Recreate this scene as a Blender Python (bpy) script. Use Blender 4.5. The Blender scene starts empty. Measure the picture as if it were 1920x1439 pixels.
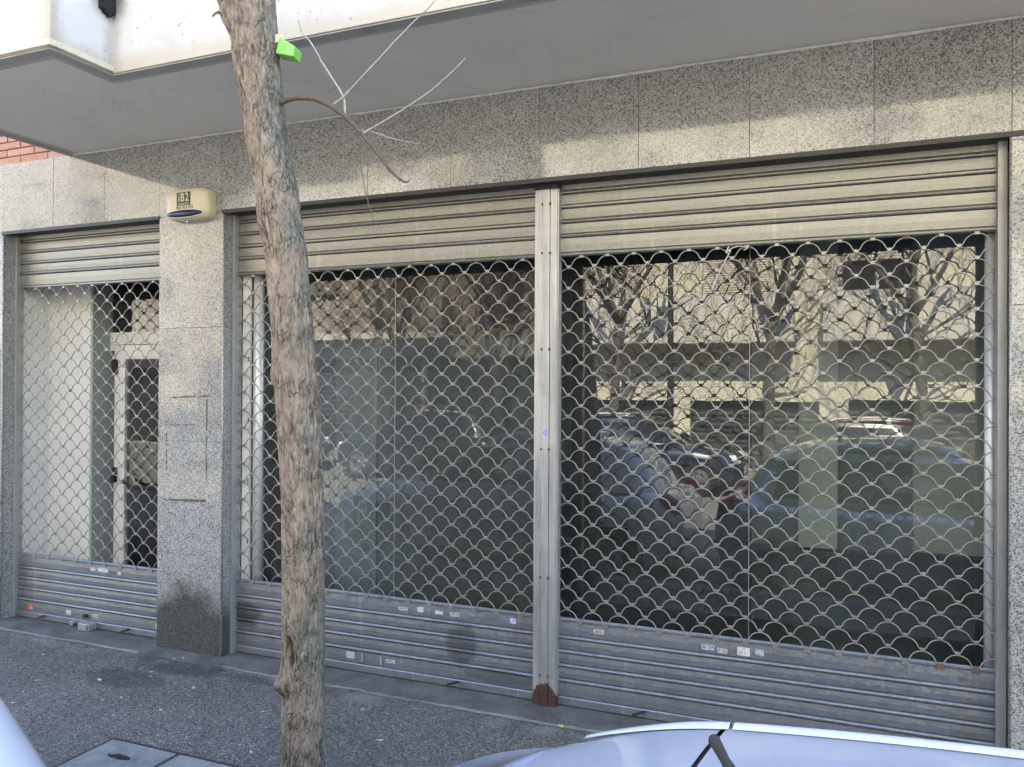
import bpy, bmesh, math, random
from mathutils import Vector, Matrix, noise
R = math.radians
random.seed(7)
scene = bpy.context.scene
C = scene.collection

# ------------------------------------------------------------------ camera, sky, sun, exposure
cam_d = bpy.data.cameras.new('camera'); cam = bpy.data.objects.new('camera', cam_d); C.objects.link(cam)
YAW, PIT, ROLL, FPX = 0.38760, 0.00469, 0.00554, 1500.0
cy_, sy_ = math.cos(YAW), math.sin(YAW)
d_ = Vector((-sy_*math.cos(PIT), cy_*math.cos(PIT), math.sin(PIT)))
r0 = Vector((cy_, sy_, 0)); u0 = r0.cross(d_)
r_ = math.cos(ROLL)*r0 + math.sin(ROLL)*u0; u_ = -math.sin(ROLL)*r0 + math.cos(ROLL)*u0
M = Matrix((r_, u_, -d_)).transposed().to_4x4(); M.translation = Vector((0, -4.4, 1.84))
cam.matrix_world = M
cam_d.sensor_fit = 'HORIZONTAL'; cam_d.sensor_width = 36.0; cam_d.lens = 36.0*FPX/1920.0
cam_d.clip_start = 0.02; cam_d.clip_end = 2000
scene.camera = cam

SUN_EL, SUN_AZ = 48.0, 10.0          # the sun stands behind the shop, so the whole pavement lies in its shade
world = bpy.data.worlds.new('World'); scene.world = world; world.use_nodes = True
wn = world.node_tree.nodes; wl = world.node_tree.links
bg = wn['Background']; sky = wn.new('ShaderNodeTexSky'); sky.sky_type = 'NISHITA'; sky.sun_disc = False
sky.sun_elevation = R(SUN_EL); sky.sun_rotation = R(SUN_AZ); sky.air_density = 1.0; sky.dust_density = 0.5; sky.ozone_density = 2.0
wl.new(sky.outputs[0], bg.inputs[0]); bg.inputs[1].default_value = 0.15
sun_d = bpy.data.lights.new('sun', 'SUN'); sun_d.energy = 4.2; sun_d.angle = R(0.5); sun_d.color = (1.0, 0.91, 0.71)
sun = bpy.data.objects.new('sun', sun_d); C.objects.link(sun)
sv = Vector((math.sin(R(SUN_AZ))*math.cos(R(SUN_EL)), math.cos(R(SUN_AZ))*math.cos(R(SUN_EL)), math.sin(R(SUN_EL))))
sun.rotation_euler = sv.to_track_quat('Z', 'Y').to_euler(); sun.location = (0, 30, 40)
scene.view_settings.view_transform = 'Standard'; scene.view_settings.look = 'None'
scene.view_settings.gamma = 1.0; scene.view_settings.use_curve_mapping = False
scene.view_settings.exposure = 3.05
scene.render.engine = 'CYCLES'
scene.cycles.use_denoising = True
scene.cycles.max_bounces = 7; scene.cycles.diffuse_bounces = 3; scene.cycles.glossy_bounces = 3
scene.cycles.transparent_max_bounces = 16; scene.cycles.transmission_bounces = 4
scene.cycles.sample_clamp_indirect = 8.0
scene.cycles.caustics_reflective = False; scene.cycles.caustics_refractive = False

# ------------------------------------------------------------------ node helpers
class NT:
    def __init__(s, name):
        s.m = bpy.data.materials.new(name); s.m.use_nodes = True
        s.t = s.m.node_tree; s.n = s.t.nodes; s.l = s.t.links
        s.b = s.n['Principled BSDF']; s.out = s.n['Material Output']
        s._pos = None
    def new(s, t, **k):
        nd = s.n.new(t)
        for a, v in k.items(): setattr(nd, a, v)
        return nd
    def set(s, sock, v):
        if isinstance(v, bpy.types.NodeSocket): s.l.new(v, sock)
        elif isinstance(v, (tuple, list)) and len(v) == 3 and sock.type == 'RGBA': sock.default_value = (*v, 1)
        else: sock.default_value = v
    def pos(s):
        if s._pos is None: s._pos = s.new('ShaderNodeNewGeometry').outputs['Position']
        return s._pos
    def obj(s): return s.new('ShaderNodeTexCoord').outputs['Object']
    def rand(s): return s.new('ShaderNodeObjectInfo').outputs['Random']
    def scale(s, v, sc):
        mp = s.new('ShaderNodeMapping'); s.l.new(v, mp.inputs['Vector']); mp.inputs['Scale'].default_value = sc
        return mp.outputs[0]
    def offs(s, v, k):
        """shift texture space by a per-object random amount"""
        m = s.new('ShaderNodeVectorMath', operation='MULTIPLY_ADD')
        cb = s.new('ShaderNodeCombineXYZ'); r = s.rand()
        for i in range(3): s.l.new(r, cb.inputs[i])
        s.l.new(cb.outputs[0], m.inputs[0]); m.inputs[1].default_value = (k, k*1.7, k*2.3); s.l.new(v, m.inputs[2])
        return m.outputs[0]
    def noise(s, v, sc, det=4, rough=.55, dist=0):
        nd = s.new('ShaderNodeTexNoise'); s.l.new(v, nd.inputs['Vector'])
        nd.inputs['Scale'].default_value = sc; nd.inputs['Detail'].default_value = det
        nd.inputs['Roughness'].default_value = rough; nd.inputs['Distortion'].default_value = dist
        return nd.outputs['Fac']
    def voro(s, v, sc, out='Color', feature='F1', rnd=1.0):
        nd = s.new('ShaderNodeTexVoronoi', feature=feature); s.l.new(v, nd.inputs['Vector'])
        nd.inputs['Scale'].default_value = sc; nd.inputs['Randomness'].default_value = rnd
        return nd.outputs[out]
    def sepx(s, v, i=0):
        nd = s.new('ShaderNodeSeparateXYZ'); s.l.new(v, nd.inputs[0]); return nd.outputs[i]
    def sepc(s, v, i=0):
        nd = s.new('ShaderNodeSeparateColor'); s.l.new(v, nd.inputs[0]); return nd.outputs[i]
    def ramp(s, f, stops, interp='LINEAR'):
        nd = s.new('ShaderNodeValToRGB'); s.l.new(f, nd.inputs[0]); cr = nd.color_ramp; cr.interpolation = interp
        while len(cr.elements) < len(stops): cr.elements.new(0.5)
        for e, (p, c) in zip(cr.elements, stops):
            e.position = p; e.color = (*c, 1) if isinstance(c, (tuple, list)) else (c, c, c, 1)
        return nd.outputs[0]
    def math(s, op, a, b=0.0, c=None, clamp=False):
        nd = s.new('ShaderNodeMath', operation=op); nd.use_clamp = clamp
        s.set(nd.inputs[0], a); s.set(nd.inputs[1], b)
        if c is not None: s.set(nd.inputs[2], c)
        return nd.outputs[0]
    def mrange(s, v, a, b, c=0.0, d=1.0, smooth=True):
        nd = s.new('ShaderNodeMapRange'); nd.interpolation_type = 'SMOOTHSTEP' if smooth else 'LINEAR'
        s.l.new(v, nd.inputs[0])
        for i, x in enumerate((a, b, c, d)): nd.inputs[i+1].default_value = x
        return nd.outputs[0]
    def mix(s, f, a, b, mode='MIX'):
        nd = s.new('ShaderNodeMix', data_type='RGBA', blend_type=mode)
        s.set(nd.inputs[0], f); s.set(nd.inputs[6], a); s.set(nd.inputs[7], b)
        return nd.outputs[2]
    def bump(s, hgt, strength=.3, dist=.01):
        nd = s.new('ShaderNodeBump'); s.l.new(hgt, nd.inputs['Height'])
        nd.inputs['Strength'].default_value = strength; nd.inputs['Distance'].default_value = dist
        s.l.new(nd.outputs[0], s.b.inputs['Normal'])
    def fin(s, col=None, rough=None, metal=None, spec=None, coat=None):
        B = s.b.inputs
        if col is not None: s.set(B['Base Color'], col)
        if rough is not None: s.set(B['Roughness'], rough)
        if metal is not None: s.set(B['Metallic'], metal)
        if spec is not None: s.set(B['Specular IOR Level'], spec)
        if coat is not None: B['Coat Weight'].default_value = coat; B['Coat Roughness'].default_value = .04
        return s.m

MAT = {}
def simple(name, col, rough=.6, metal=0.0, var=.12, sc=14.0, spec=.5, coat=None, bump=0.0):
    t = NT(name); n = t.noise(t.pos(), sc, 5, .6)
    c2 = tuple(c*(1-var) for c in col); c3 = tuple(min(1, c*(1+var)) for c in col)
    col_ = t.ramp(n, [(.3, c2), (.7, c3)])
    if bump: t.bump(t.noise(t.pos(), sc*6, 4), bump, .004)
    MAT[name] = t.fin(col_, rough, metal, spec, coat); return MAT[name]

# polished granite: pale and dark grains
def granite(name, stain=False):
    t = NT(name); v = t.offs(t.pos(), 3.0)
    w = t.math('MULTIPLY', t.noise(v, 60, 2), 1.0)
    a = t.sepc(t.voro(v, 170), 0); b = t.sepc(t.voro(v, 300), 1)
    cl = t.noise(v, 9, 3)
    a2 = t.math('ADD', a, t.math('MULTIPLY', t.math('SUBTRACT', cl, .5), .35))
    col = t.ramp(a2, [(0, (.035, .035, .036)), (.19, (.13, .13, .13)), (.30, (.285, .284, .28)), (.6, (.37, .369, .36)), (.85, (.49, .488, .478))], 'CONSTANT')
    col2 = t.ramp(b, [(0, (.05, .05, .05)), (.15, (.245, .244, .24)), (.5, (.345, .344, .336)), (.8, (.46, .458, .45))], 'CONSTANT')
    c = t.mix(.36, col, col2)
    tone = t.ramp(t.rand(), [(0, .88), (1, 1.07)])
    c = t.mix(1.0, c, tone, 'MULTIPLY')
    soil = t.noise(t.pos(), 2.3, 5, .6)
    c = t.mix(t.mrange(soil, .45, .75, 0, .16), c, (.30, .27, .21))
    rough = t.mrange(t.noise(t.pos(), 5, 4), .35, .7, .05, .13)
    spec = 0.68
    if stain:
        # damp, grimy foot of the pillar with a ragged upper edge
        z = t.sepx(t.pos(), 2); x = t.sepx(t.pos(), 0)
        dx = t.math('ABSOLUTE', t.math('ADD', x, 4.13))
        edge = t.math('SUBTRACT', t.math('ADD', z, t.math('MULTIPLY', t.math('POWER', dx, 1.6), 1.1)), t.math('MULTIPLY', t.math('SUBTRACT', t.noise(t.pos(), 7, 4), .5), .35))
        m = t.mrange(edge, .34, .62, 1.0, 0.0)
        c = t.mix(t.math('MULTIPLY', m, .95), c, t.mix(1.0, c, (.20, .21, .205), 'MULTIPLY'))
        rough = t.mix(m, rough, (.22, .22, .22))
    t.bump(a, .03, .001)
    MAT[name] = t.fin(c, rough, 0, spec); return t
granite('granite'); granite('granite_foot', True)
MAT['granite_foot'].name = 'granite_foot'

def galvanised(name, base=(.265, .265, .245), dirt=.35, spangle=.22, rough=.42, metal=.75, warm=False):
    t = NT(name); v = t.pos()
    vs = t.scale(v, (1, 1, 1.0))
    sp = t.sepc(t.voro(t.offs(vs, 1.0), 75), 0); sp2 = t.sepc(t.voro(t.offs(vs, 2.0), 160), 1)
    k = t.math('ADD', t.math('MULTIPLY', sp, .6), t.math('MULTIPLY', sp2, .4))
    fac = t.mrange(k, 0, 1, 1-spangle, 1+spangle, False)
    streak = t.noise(t.scale(v, (14, 14, 1.2)), 1.0, 5, .65)
    blot = t.noise(v, 3.2, 5, .6)
    c = t.mix(1.0, base, fac, 'MULTIPLY')
    c = t.mix(t.mrange(blot, .45, .75, 0, dirt), c, (.20, .20, .205))
    c = t.mix(t.mrange(streak, .56, .75, 0, dirt*.8), c, (.23, .225, .215))
    c = t.mix(t.mrange(streak, .30, .42, .25, 0), c, (.62, .62, .62))
    if name == 'galvanised_low':
        xx = t.sepx(v, 0); zz_ = t.sepx(v, 2); wob = t.math('MULTIPLY', t.math('SUBTRACT', t.noise(t.scale(v, (10, 10, 22)), 1.0, 5, .65), .5), 2.2)
        for sx_, sz_, rx_, rz_, am in ((-2.12, .27, .11, .15, .6), (-3.76, .27, .14, .09, .7), (-1.85, .11, .25, .05, .45)):
            q = t.math('ADD', t.math('POWER', t.math('DIVIDE', t.math('ABSOLUTE', t.math('SUBTRACT', xx, sx_)), rx_), 2.0), t.math('POWER', t.math('DIVIDE', t.math('ABSOLUTE', t.math('SUBTRACT', zz_, sz_)), rz_), 2.0))
            c = t.mix(t.mrange(t.math('ADD', q, wob), .4, 1.2, am, 0), c, (.085, .088, .09))
    rr = t.mrange(k, 0, 1, rough-.08, rough+.14)
    t.bump(t.noise(v, 26, 3), .06, .004)
    MAT[name] = t.fin(c, rr, metal, .5); return MAT[name]
galvanised('galvanised')
galvanised('galvanised_low', base=(.27, .288, .322), dirt=.55, spangle=.16)  # dirtier lower slats, with the sky's blue put into the base colour
galvanised('wire_zinc', base=(.29, .282, .262), dirt=.25, spangle=.08, rough=.40, metal=.6)
galvanised('guide_metal', base=(.36, .355, .35), dirt=.4, spangle=.08, metal=.4)

def post_mat():
    t = NT('post_zinc'); v = t.pos(); z = t.sepx(v, 2); x = t.sepx(v, 0)
    br = t.noise(t.scale(v, (30, 30, 2.5)), 1, 5, .6)
    c = t.ramp(br, [(.3, (.31, .315, .33)), (.5, (.41, .415, .43)), (.7, (.50, .50, .51))])
    pale = t.noise(v, 2.6, 3)
    c = t.mix(t.mrange(pale, .5, .62, 0, .35), c, (.60, .59, .59))
    dx = t.math('ABSOLUTE', t.math('ADD', x, 1.566))
    e = t.math('ADD', z, t.math('MULTIPLY', t.math('POWER', dx, 2.0), 14.0))
    e = t.math('ADD', e, t.math('MULTIPLY', t.math('SUBTRACT', t.noise(v, 45, 4), .5), .06))
    m = t.mrange(e, .136, .150, 1, 0)
    rc = t.ramp(t.noise(v, 60, 5, .7), [(.3, (.035, .016, .014)), (.55, (.065, .027, .021)), (.75, (.10, .045, .03))])
    c = t.mix(m, c, rc)
    t.bump(t.math('MULTIPLY', t.noise(v, 160, 4), m), .5, .004)
    MAT['post_zinc'] = t.fin(c, t.mrange(m, 0, 1, .42, .9), t.mrange(m, 0, 1, .65, 0), .5)
post_mat()

def pavement_mat():
    t = NT('pavement'); v = t.pos()
    a = t.sepc(t.voro(v, 105), 0); b = t.sepc(t.voro(v, 170), 1); dd = t.voro(v, 105, 'Distance')
    c1 = t.ramp(a, [(0, (.030, .030, .030)), (.25, (.095, .093, .09)), (.55, (.155, .152, .147)), (.80, (.24, .235, .225)), (.965, (.40, .39, .375))], 'CONSTANT')
    c2 = t.ramp(b, [(0, (.05, .05, .05)), (.3, (.13, .128, .123)), (.75, (.18, .177, .17)), (.95, (.27, .265, .255))], 'CONSTANT')
    c = t.mix(.45, c1, c2)
    big = t.noise(v, 1.1, 5, .6)
    c = t.mix(1.0, c, t.ramp(big, [(.3, (.90, .84, .76)), (.7, (1.36, 1.28, 1.17))]), 'MULTIPLY')
    # oily drip marks near the pillar
    x = t.sepx(v, 0); y = t.sepx(v, 1)
    def blob(cx, cyy, rx, ry, k):
        dx = t.math('DIVIDE', t.math('SUBTRACT', x, cx), rx); dy = t.math('DIVIDE', t.math('SUBTRACT', y, cyy), ry)
        q = t.math('ADD', t.math('MULTIPLY', dx, dx), t.math('MULTIPLY', dy, dy))
        q = t.math('ADD', q, t.math('MULTIPLY', t.math('SUBTRACT', t.noise(v, 6, 4), .5), 1.6))
        return t.mrange(q, .25, 1.2, k, 0)
    m = t.math('MAXIMUM', blob(-4.02, -.34, .42, .17, .75), blob(-4.15, -.66, .34, .15, .62))
    m = t.math('MAXIMUM', m, blob(-4.7, -.22, .5, .06, .35))
    m = t.math('MAXIMUM', m, blob(-3.2, -.36, .6, .06, .45))
    c = t.mix(m, c, t.mix(1.0, c, (.28, .27, .27), 'MULTIPLY'))
    # pale cement smears beside the threshold
    sm = t.math('MULTIPLY', t.mrange(t.math('ABSOLUTE', t.math('ADD', y, .33)), .02, .14, 1, 0), t.mrange(t.noise(v, 3.3, 5, .65), .45, .65, 0, .55))
    c = t.mix(sm, c, (.27, .265, .25))
    t.bump(t.math('ADD', t.math('MULTIPLY', dd, -1.0), t.math('MULTIPLY', a, .5)), .55, .006)
    MAT['pavement'] = t.fin(c, .72, 0, .35)
pavement_mat()

def cement_mat(name, base=(.21, .205, .19), dark=(.085, .083, .078)):
    t = NT(name); v = t.pos()
    n = t.noise(v, 5, 6, .65); n2 = t.noise(v, 60, 4, .6)
    c = t.ramp(n, [(.32, dark), (.55, base), (.75, tuple(min(1, b*1.35) for b in base))])
    c = t.mix(.35, c, t.ramp(n2, [(.3, dark), (.7, base)]))
    t.bump(n2, .35, .006)
    MAT[name] = t.fin(c, .88, 0, .25)
cement_mat('cement', (.155, .15, .14), (.07, .068, .064)); cement_mat('cement_edge', (.25, .24, .22), (.10, .098, .09)); cement_mat('manhole_iron', (.31, .30, .285), (.12, .118, .112))

def soffit_mat():
    t = NT('soffit_paint'); v = t.pos()
    c = t.ramp(t.noise(v, 1.3, 5, .6), [(.3, (.82, .785, .71)), (.7, (.86, .83, .755))])
    c = t.mix(t.mrange(t.noise(v, 9, 5, .7), .68, .74, 0, .5), c, (.22, .21, .20))
    wm = t.noise(v, .8, 6, .6, 1.2); c = t.mix(t.math('MULTIPLY', t.mrange(wm, .50, .53, 0, 1), t.mrange(wm, .53, .60, .10, 0)), c, (.50, .46, .40))
    ce = t.voro(t.scale(v, (.8, 1.4, 1)), 1.3, 'Distance', 'DISTANCE_TO_EDGE'); c = t.mix(t.math('MULTIPLY', t.mrange(ce, .0, .004, .6, 0), t.mrange(t.noise(v, 2, 4), .5, .6, 0, 1)), c, (.35, .33, .30))
    t.bump(t.noise(v, 90, 3), .15, .004)
    MAT['soffit_paint'] = t.fin(c, .9, 0, .2)
soffit_mat()

def stucco_mat():
    t = NT('white_stucco'); v = t.pos()
    c = t.ramp(t.noise(v, 2.2, 5, .6), [(.28, (.52, .51, .50)), (.45, (.64, .63, .615)), (.7, (.70, .695, .685))])
    z = t.sepx(v, 2); x = t.sepx(v, 0)
    low = t.mrange(t.math('ADD', z, t.math('MULTIPLY', t.math('SUBTRACT', t.noise(v, 8, 4), .5), .10)), 3.58, 3.68, .55, 0)
    c = t.mix(low, c, (.52, .44, .33))
    chip = t.mrange(t.noise(v, 26, 3, .5), .69, .705, 0, .85)
    c = t.mix(chip, c, (.30, .27, .26))
    y = t.sepx(v, 1)
    def near(cx, cyy, r0_, r1_):
        q = t.math('SQRT', t.math('ADD', t.math('POWER', t.math('ABSOLUTE', t.math('SUBTRACT', x, cx)), 2.0), t.math('POWER', t.math('ABSOLUTE', t.math('SUBTRACT', y, cyy)), 2.0)))
        q = t.math('ADD', q, t.math('MULTIPLY', t.math('SUBTRACT', t.noise(v, 14, 4, .65), .5), .10))
        return t.mrange(q, r0_, r1_, 1, 0)
    c = t.mix(t.math('MULTIPLY', near(-3.704, -1.545, .01, .10), .6), c, (.42, .34, .25))
    c = t.mix(t.math('MULTIPLY', near(-3.704, -1.166, .01, .09), .55), c, (.40, .36, .32))
    soot = t.math('MULTIPLY', t.mrange(z, 3.80, 3.93, 0, 1), near(-3.704, -1.20, .02, .16))
    c = t.mix(t.math('MULTIPLY', soot, .8), c, (.10, .09, .10))
    t.bump(t.noise(v, 50, 5), .35, .006)
    MAT['white_stucco'] = t.fin(c, .9, 0, .2)
stucco_mat()

def bark_mat():
    t = NT('bark'); v = t.pos()
    at = t.new('ShaderNodeAttribute', attribute_name='furrow').outputs['Fac']
    vs = t.scale(v, (34, 34, 15))
    n = t.noise(vs, 1.4, 6, .65, .5); n2 = t.noise(v, 3.0, 5, .6)
    c = t.ramp(n, [(.30, (.13, .098, .07)), (.44, (.26, .205, .155)), (.56, (.355, .285, .22)), (.72, (.48, .405, .32))])
    c = t.mix(t.mrange(n2, .5, .66, 0, .5), c, (.43, .34, .265))
    x = t.sepx(t.new('ShaderNodeNewGeometry').outputs['Normal'], 0)
    lich = t.math('MULTIPLY', t.mrange(x, -.1, .75, 0, 1), t.mrange(t.noise(v, 5.5, 5, .65), .42, .62, .1, .75))
    c = t.mix(lich, c, t.ramp(n, [(.3, (.12, .13, .105)), (.7, (.29, .295, .25))]))
    c = t.mix(t.mrange(at, .25, .95, 0, .85), c, (.070, .052, .040))
    wv = t.new('ShaderNodeVectorMath', operation='MULTIPLY_ADD'); nz = t.new('ShaderNodeTexNoise'); t.l.new(v, nz.inputs['Vector']); nz.inputs['Scale'].default_value = 14
    t.l.new(nz.outputs['Color'], wv.inputs[0]); wv.inputs[1].default_value = (.03, .03, .06); t.l.new(v, wv.inputs[2])
    ck = t.voro(t.scale(wv.outputs[0], (64, 64, 20)), 1.0, 'Distance', 'DISTANCE_TO_EDGE')
    ckm = t.math('MULTIPLY', t.mrange(ck, .01, .09, 1, 0), t.mrange(t.noise(v, 11, 4), .42, .60, 0, .60))
    c = t.mix(ckm, c, (.085, .064, .05))
    fine = t.math('ADD', t.noise(t.scale(v, (60, 60, 20)), 2.0, 5, .7), t.math('MULTIPLY', ckm, -.8))
    t.bump(fine, 1.0, .012)
    MAT['bark'] = t.fin(c, .92, 0, .2)
bark_mat()

def glass_mat(name, tint, refl=1.0, ior=1.52):
    t = NT(name); t.n.remove(t.b)
    tr = t.new('ShaderNodeBsdfTransparent'); tr.inputs[0].default_value = (*tint, 1)
    gl = t.new('ShaderNodeBsdfGlossy'); gl.inputs['Roughness'].default_value = 0.0; gl.inputs['Color'].default_value = (.97, .98, 1.0, 1)
    fr = t.new('ShaderNodeFresnel'); fr.inputs['IOR'].default_value = ior
    f = t.math('MULTIPLY', fr.outputs[0], refl, clamp=True)
    bp = t.new('ShaderNodeBump'); t.l.new(t.noise(t.pos(), 1.6, 2), bp.inputs['Height'])
    bp.inputs['Strength'].default_value = .02; bp.inputs['Distance'].default_value = .02
    t.l.new(bp.outputs[0], gl.inputs['Normal'])
    # a film of street dust
    df = t.new('ShaderNodeBsdfDiffuse'); df.inputs[0].default_value = (.36, .37, .37, 1)
    mx = t.new('ShaderNodeMixShader'); t.l.new(f, mx.inputs[0]); t.l.new(tr.outputs[0], mx.inputs[1]); t.l.new(gl.outputs[0], mx.inputs[2])
    m2 = t.new('ShaderNodeMixShader'); t.l.new(t.mrange(t.noise(t.pos(), 2.2, 5, .65), 0.35, .75, .04, .09), m2.inputs[0])
    t.l.new(mx.outputs[0], m2.inputs[1]); t.l.new(df.outputs[0], m2.inputs[2]); t.l.new(m2.outputs[0], t.out.inputs[0])
    MAT[name] = t.m
glass_mat('shop_glass', (.78, .88, .91), 2.5); glass_mat('shop_glass_coated', (.86, .90, .90), 1.15)
glass_mat('door_glass', (.70, .74, .76), 1.4)

def brick_mat(name, a, b):
    t = NT(name); v = t.pos()
    tone = t.ramp(t.rand(), [(0, a), (1, b)])
    c = t.mix(t.mrange(t.noise(v, 30, 5, .65), .4, .75, 0, .35), tone, (.24, .13, .10))
    t.bump(t.noise(v, 120, 4), .3, .003)
    MAT[name] = t.fin(c, .85, 0, .25)
brick_mat('brick', (.58, .31, .22), (.66, .38, .28))
def brick_wall_mat(name, c1, c2, mor, sc=1.0):
    t = NT(name); bt = t.new('ShaderNodeTexBrick')
    sp = t.new('ShaderNodeSeparateXYZ'); t.l.new(t.pos(), sp.inputs[0]); cb = t.new('ShaderNodeCombineXYZ')
    t.l.new(sp.outputs[0], cb.inputs[0]); t.l.new(sp.outputs[2], cb.inputs[1]); t.l.new(cb.outputs[0], bt.inputs['Vector'])
    for k, c in (('Color1', c1), ('Color2', c2), ('Mortar', mor)): bt.inputs[k].default_value = (*c, 1)
    bt.inputs['Scale'].default_value = sc; bt.inputs['Brick Width'].default_value = .30; bt.inputs['Row Height'].default_value = .0585
    bt.inputs['Mortar Size'].default_value = .006
    MAT[name] = t.fin(bt.outputs[0], .9, 0, .2)
brick_wall_mat('brick_far', (.46, .22, .15), (.38, .17, .12), (.33, .27, .22))

def paint(name, col, flake=.0, rough=.28):
    t = NT(name)
    sm = t.noise(t.scale(t.pos(), (3, 9, 9)), 2.0, 6, .7)
    c = t.mix(t.mrange(sm, .55, .8, 0, .10), col, (.62, .62, .60))
    MAT[name] = t.fin(c, t.mrange(sm, .4, .8, rough, rough+.14), flake, .5, coat=1.0)
paint('silver_paint', (.50, .54, .64), .45, .30)
paint('white_paint', (.74, .74, .75), 0, .3)
paint('black_paint', (.015, .016, .018)); paint('blue_paint', (.018, .026, .055)); paint('maroon_paint', (.06, .014, .018)); paint('grey_paint', (.12, .13, .14))

def sticker_mat(name, paper, ink, rows=5, k=.5):
    t = NT(name); g = t.new('ShaderNodeTexCoord').outputs['Generated']
    s = t.scale(t.offs(g, 2.0), (9, 1, rows))
    n = t.voro(s, 1.6, 'Color', rnd=.6); m = t.mrange(t.sepc(n, 0), k, k+.02, 0, 1)
    z = t.sepx(g, 2); band = t.math('MULTIPLY', t.mrange(z, .12, .16, 0, 1), t.mrange(z, .84, .88, 1, 0))
    x = t.sepx(g, 0); band = t.math('MULTIPLY', band, t.math('MULTIPLY', t.mrange(x, .06, .09, 0, 1), t.mrange(x, .91, .94, 1, 0)))
    c = t.mix(t.math('MULTIPLY', m, band), paper, ink)
    c = t.mix(t.mrange(t.noise(t.pos(), 40, 4), .45, .7, 0, .7), c, (.32, .33, .35))
    MAT[name] = t.fin(c, .6, 0, .4)
sticker_mat('sticker_white', (.56, .56, .57), (.40, .40, .42), 4, .8)
sticker_mat('sticker_print', (.50, .50, .51), (.09, .09, .11), 4, .52)
sticker_mat('sticker_violet', (.52, .55, .80), (.07, .07, .42), 5, .55)
sticker_mat('sticker_red', (.50, .10, .05), (.62, .30, .22), 3, .7)
sticker_mat('sticker_grey', (.42, .43, .45), (.33, .34, .36), 3, .6)

simple('lip_grey', (.42, .41, .39), .9, var=.15, sc=5); simple('black', (.012, .012, .013), .7); simple('dark_metal', (.05, .05, .052), .5, .5)
simple('rubber', (.02, .02, .021), .75); simple('car_glass', (.012, .015, .017), .04, 0, spec=.7)
simple('chrome', (.6, .6, .6), .2, .9, var=.05); simple('lamp_red', (.35, .02, .02), .2); simple('lamp_clear', (.7, .7, .7), .15)
simple('rust', (.15, .085, .06), .9, sc=90, var=.4); simple('aluminium', (.66, .66, .67), .35, .3, var=.06)
simple('white_trim', (.66, .655, .64), .7, sc=6, bump=.1); simple('white_wall', (.68, .675, .66), .8, var=.06, sc=3)
simple('white_line', (.60, .59, .56), .85, sc=20, var=.2)
simple('wall_grey', (.30, .34, .34), .8, var=.08, sc=2); simple('wall_teal', (.082, .110, .130), .8, var=.12, sc=2)
simple('panel_pale', (.13, .155, .17), .8, var=.06, sc=2); simple('wall_pale', (.84, .84, .78), .8, var=.06, sc=2); simple('wall_black', (.012, .012, .012), .85)
simple('floor_dark', (.13, .15, .165), .35, var=.2, sc=3); simple('ceiling_white', (.6, .6, .58), .9)
simple('siren_plastic', (.62, .545, .39), .42, var=.06, sc=9); simple('siren_ink', (.05, .045, .04), .6); simple('siren_print', (.66, .60, .47), .6)
simple('siren_lens', (.008, .016, .075), .15, sc=5, var=.3); simple('green_card', (.24, .58, .12), .5, var=.08, sc=20)
simple('twig_bark', (.105, .085, .065), .85, sc=60, var=.3); simple('twig_pale', (.36, .33, .30), .85, sc=80, var=.3)
simple('leaf_pale', (.58, .55, .42), .8, sc=200, var=.3); simple('leaf_yellow', (.50, .36, .10), .8, sc=200, var=.3)
simple('asphalt', (.185, .178, .165), .85, sc=60, var=.35, bump=.4); simple('far_pavement', (.22, .215, .20), .85, sc=5, var=.2)
simple('kerb_stone', (.30, .295, .285), .8, sc=20, var=.2); simple('line_paint', (.7, .7, .68), .7, sc=30)
simple('glue', (.115, .095, .07), .9, sc=60, var=.5)
simple('cream_wall', (.70, .645, .49), .85, var=.08, sc=1.2, bump=.1); simple('ochre_wall', (.33, .265, .20), .85, var=.1, sc=1.2)
simple('pink_wall', (.50, .44, .37), .85, var=.1, sc=1.2); simple('pale_wall', (.66, .62, .52), .85, var=.08, sc=1.2)
simple('blind', (.55, .50, .40), .6, var=.1, sc=3); simple('blind_green', (.16, .12, .09), .6); simple('garage_grey', (.045, .045, .045), .55, .2)
simple('window_dark', (.02, .024, .028), .05, spec=.8); simple('stone_far', (.34, .32, .29), .8, var=.15, sc=4)
simple('far_bark', (.11, .09, .075), .9, sc=20, var=.3); simple('mortar', (.30, .24, .20), .95, sc=50, var=.2)

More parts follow.
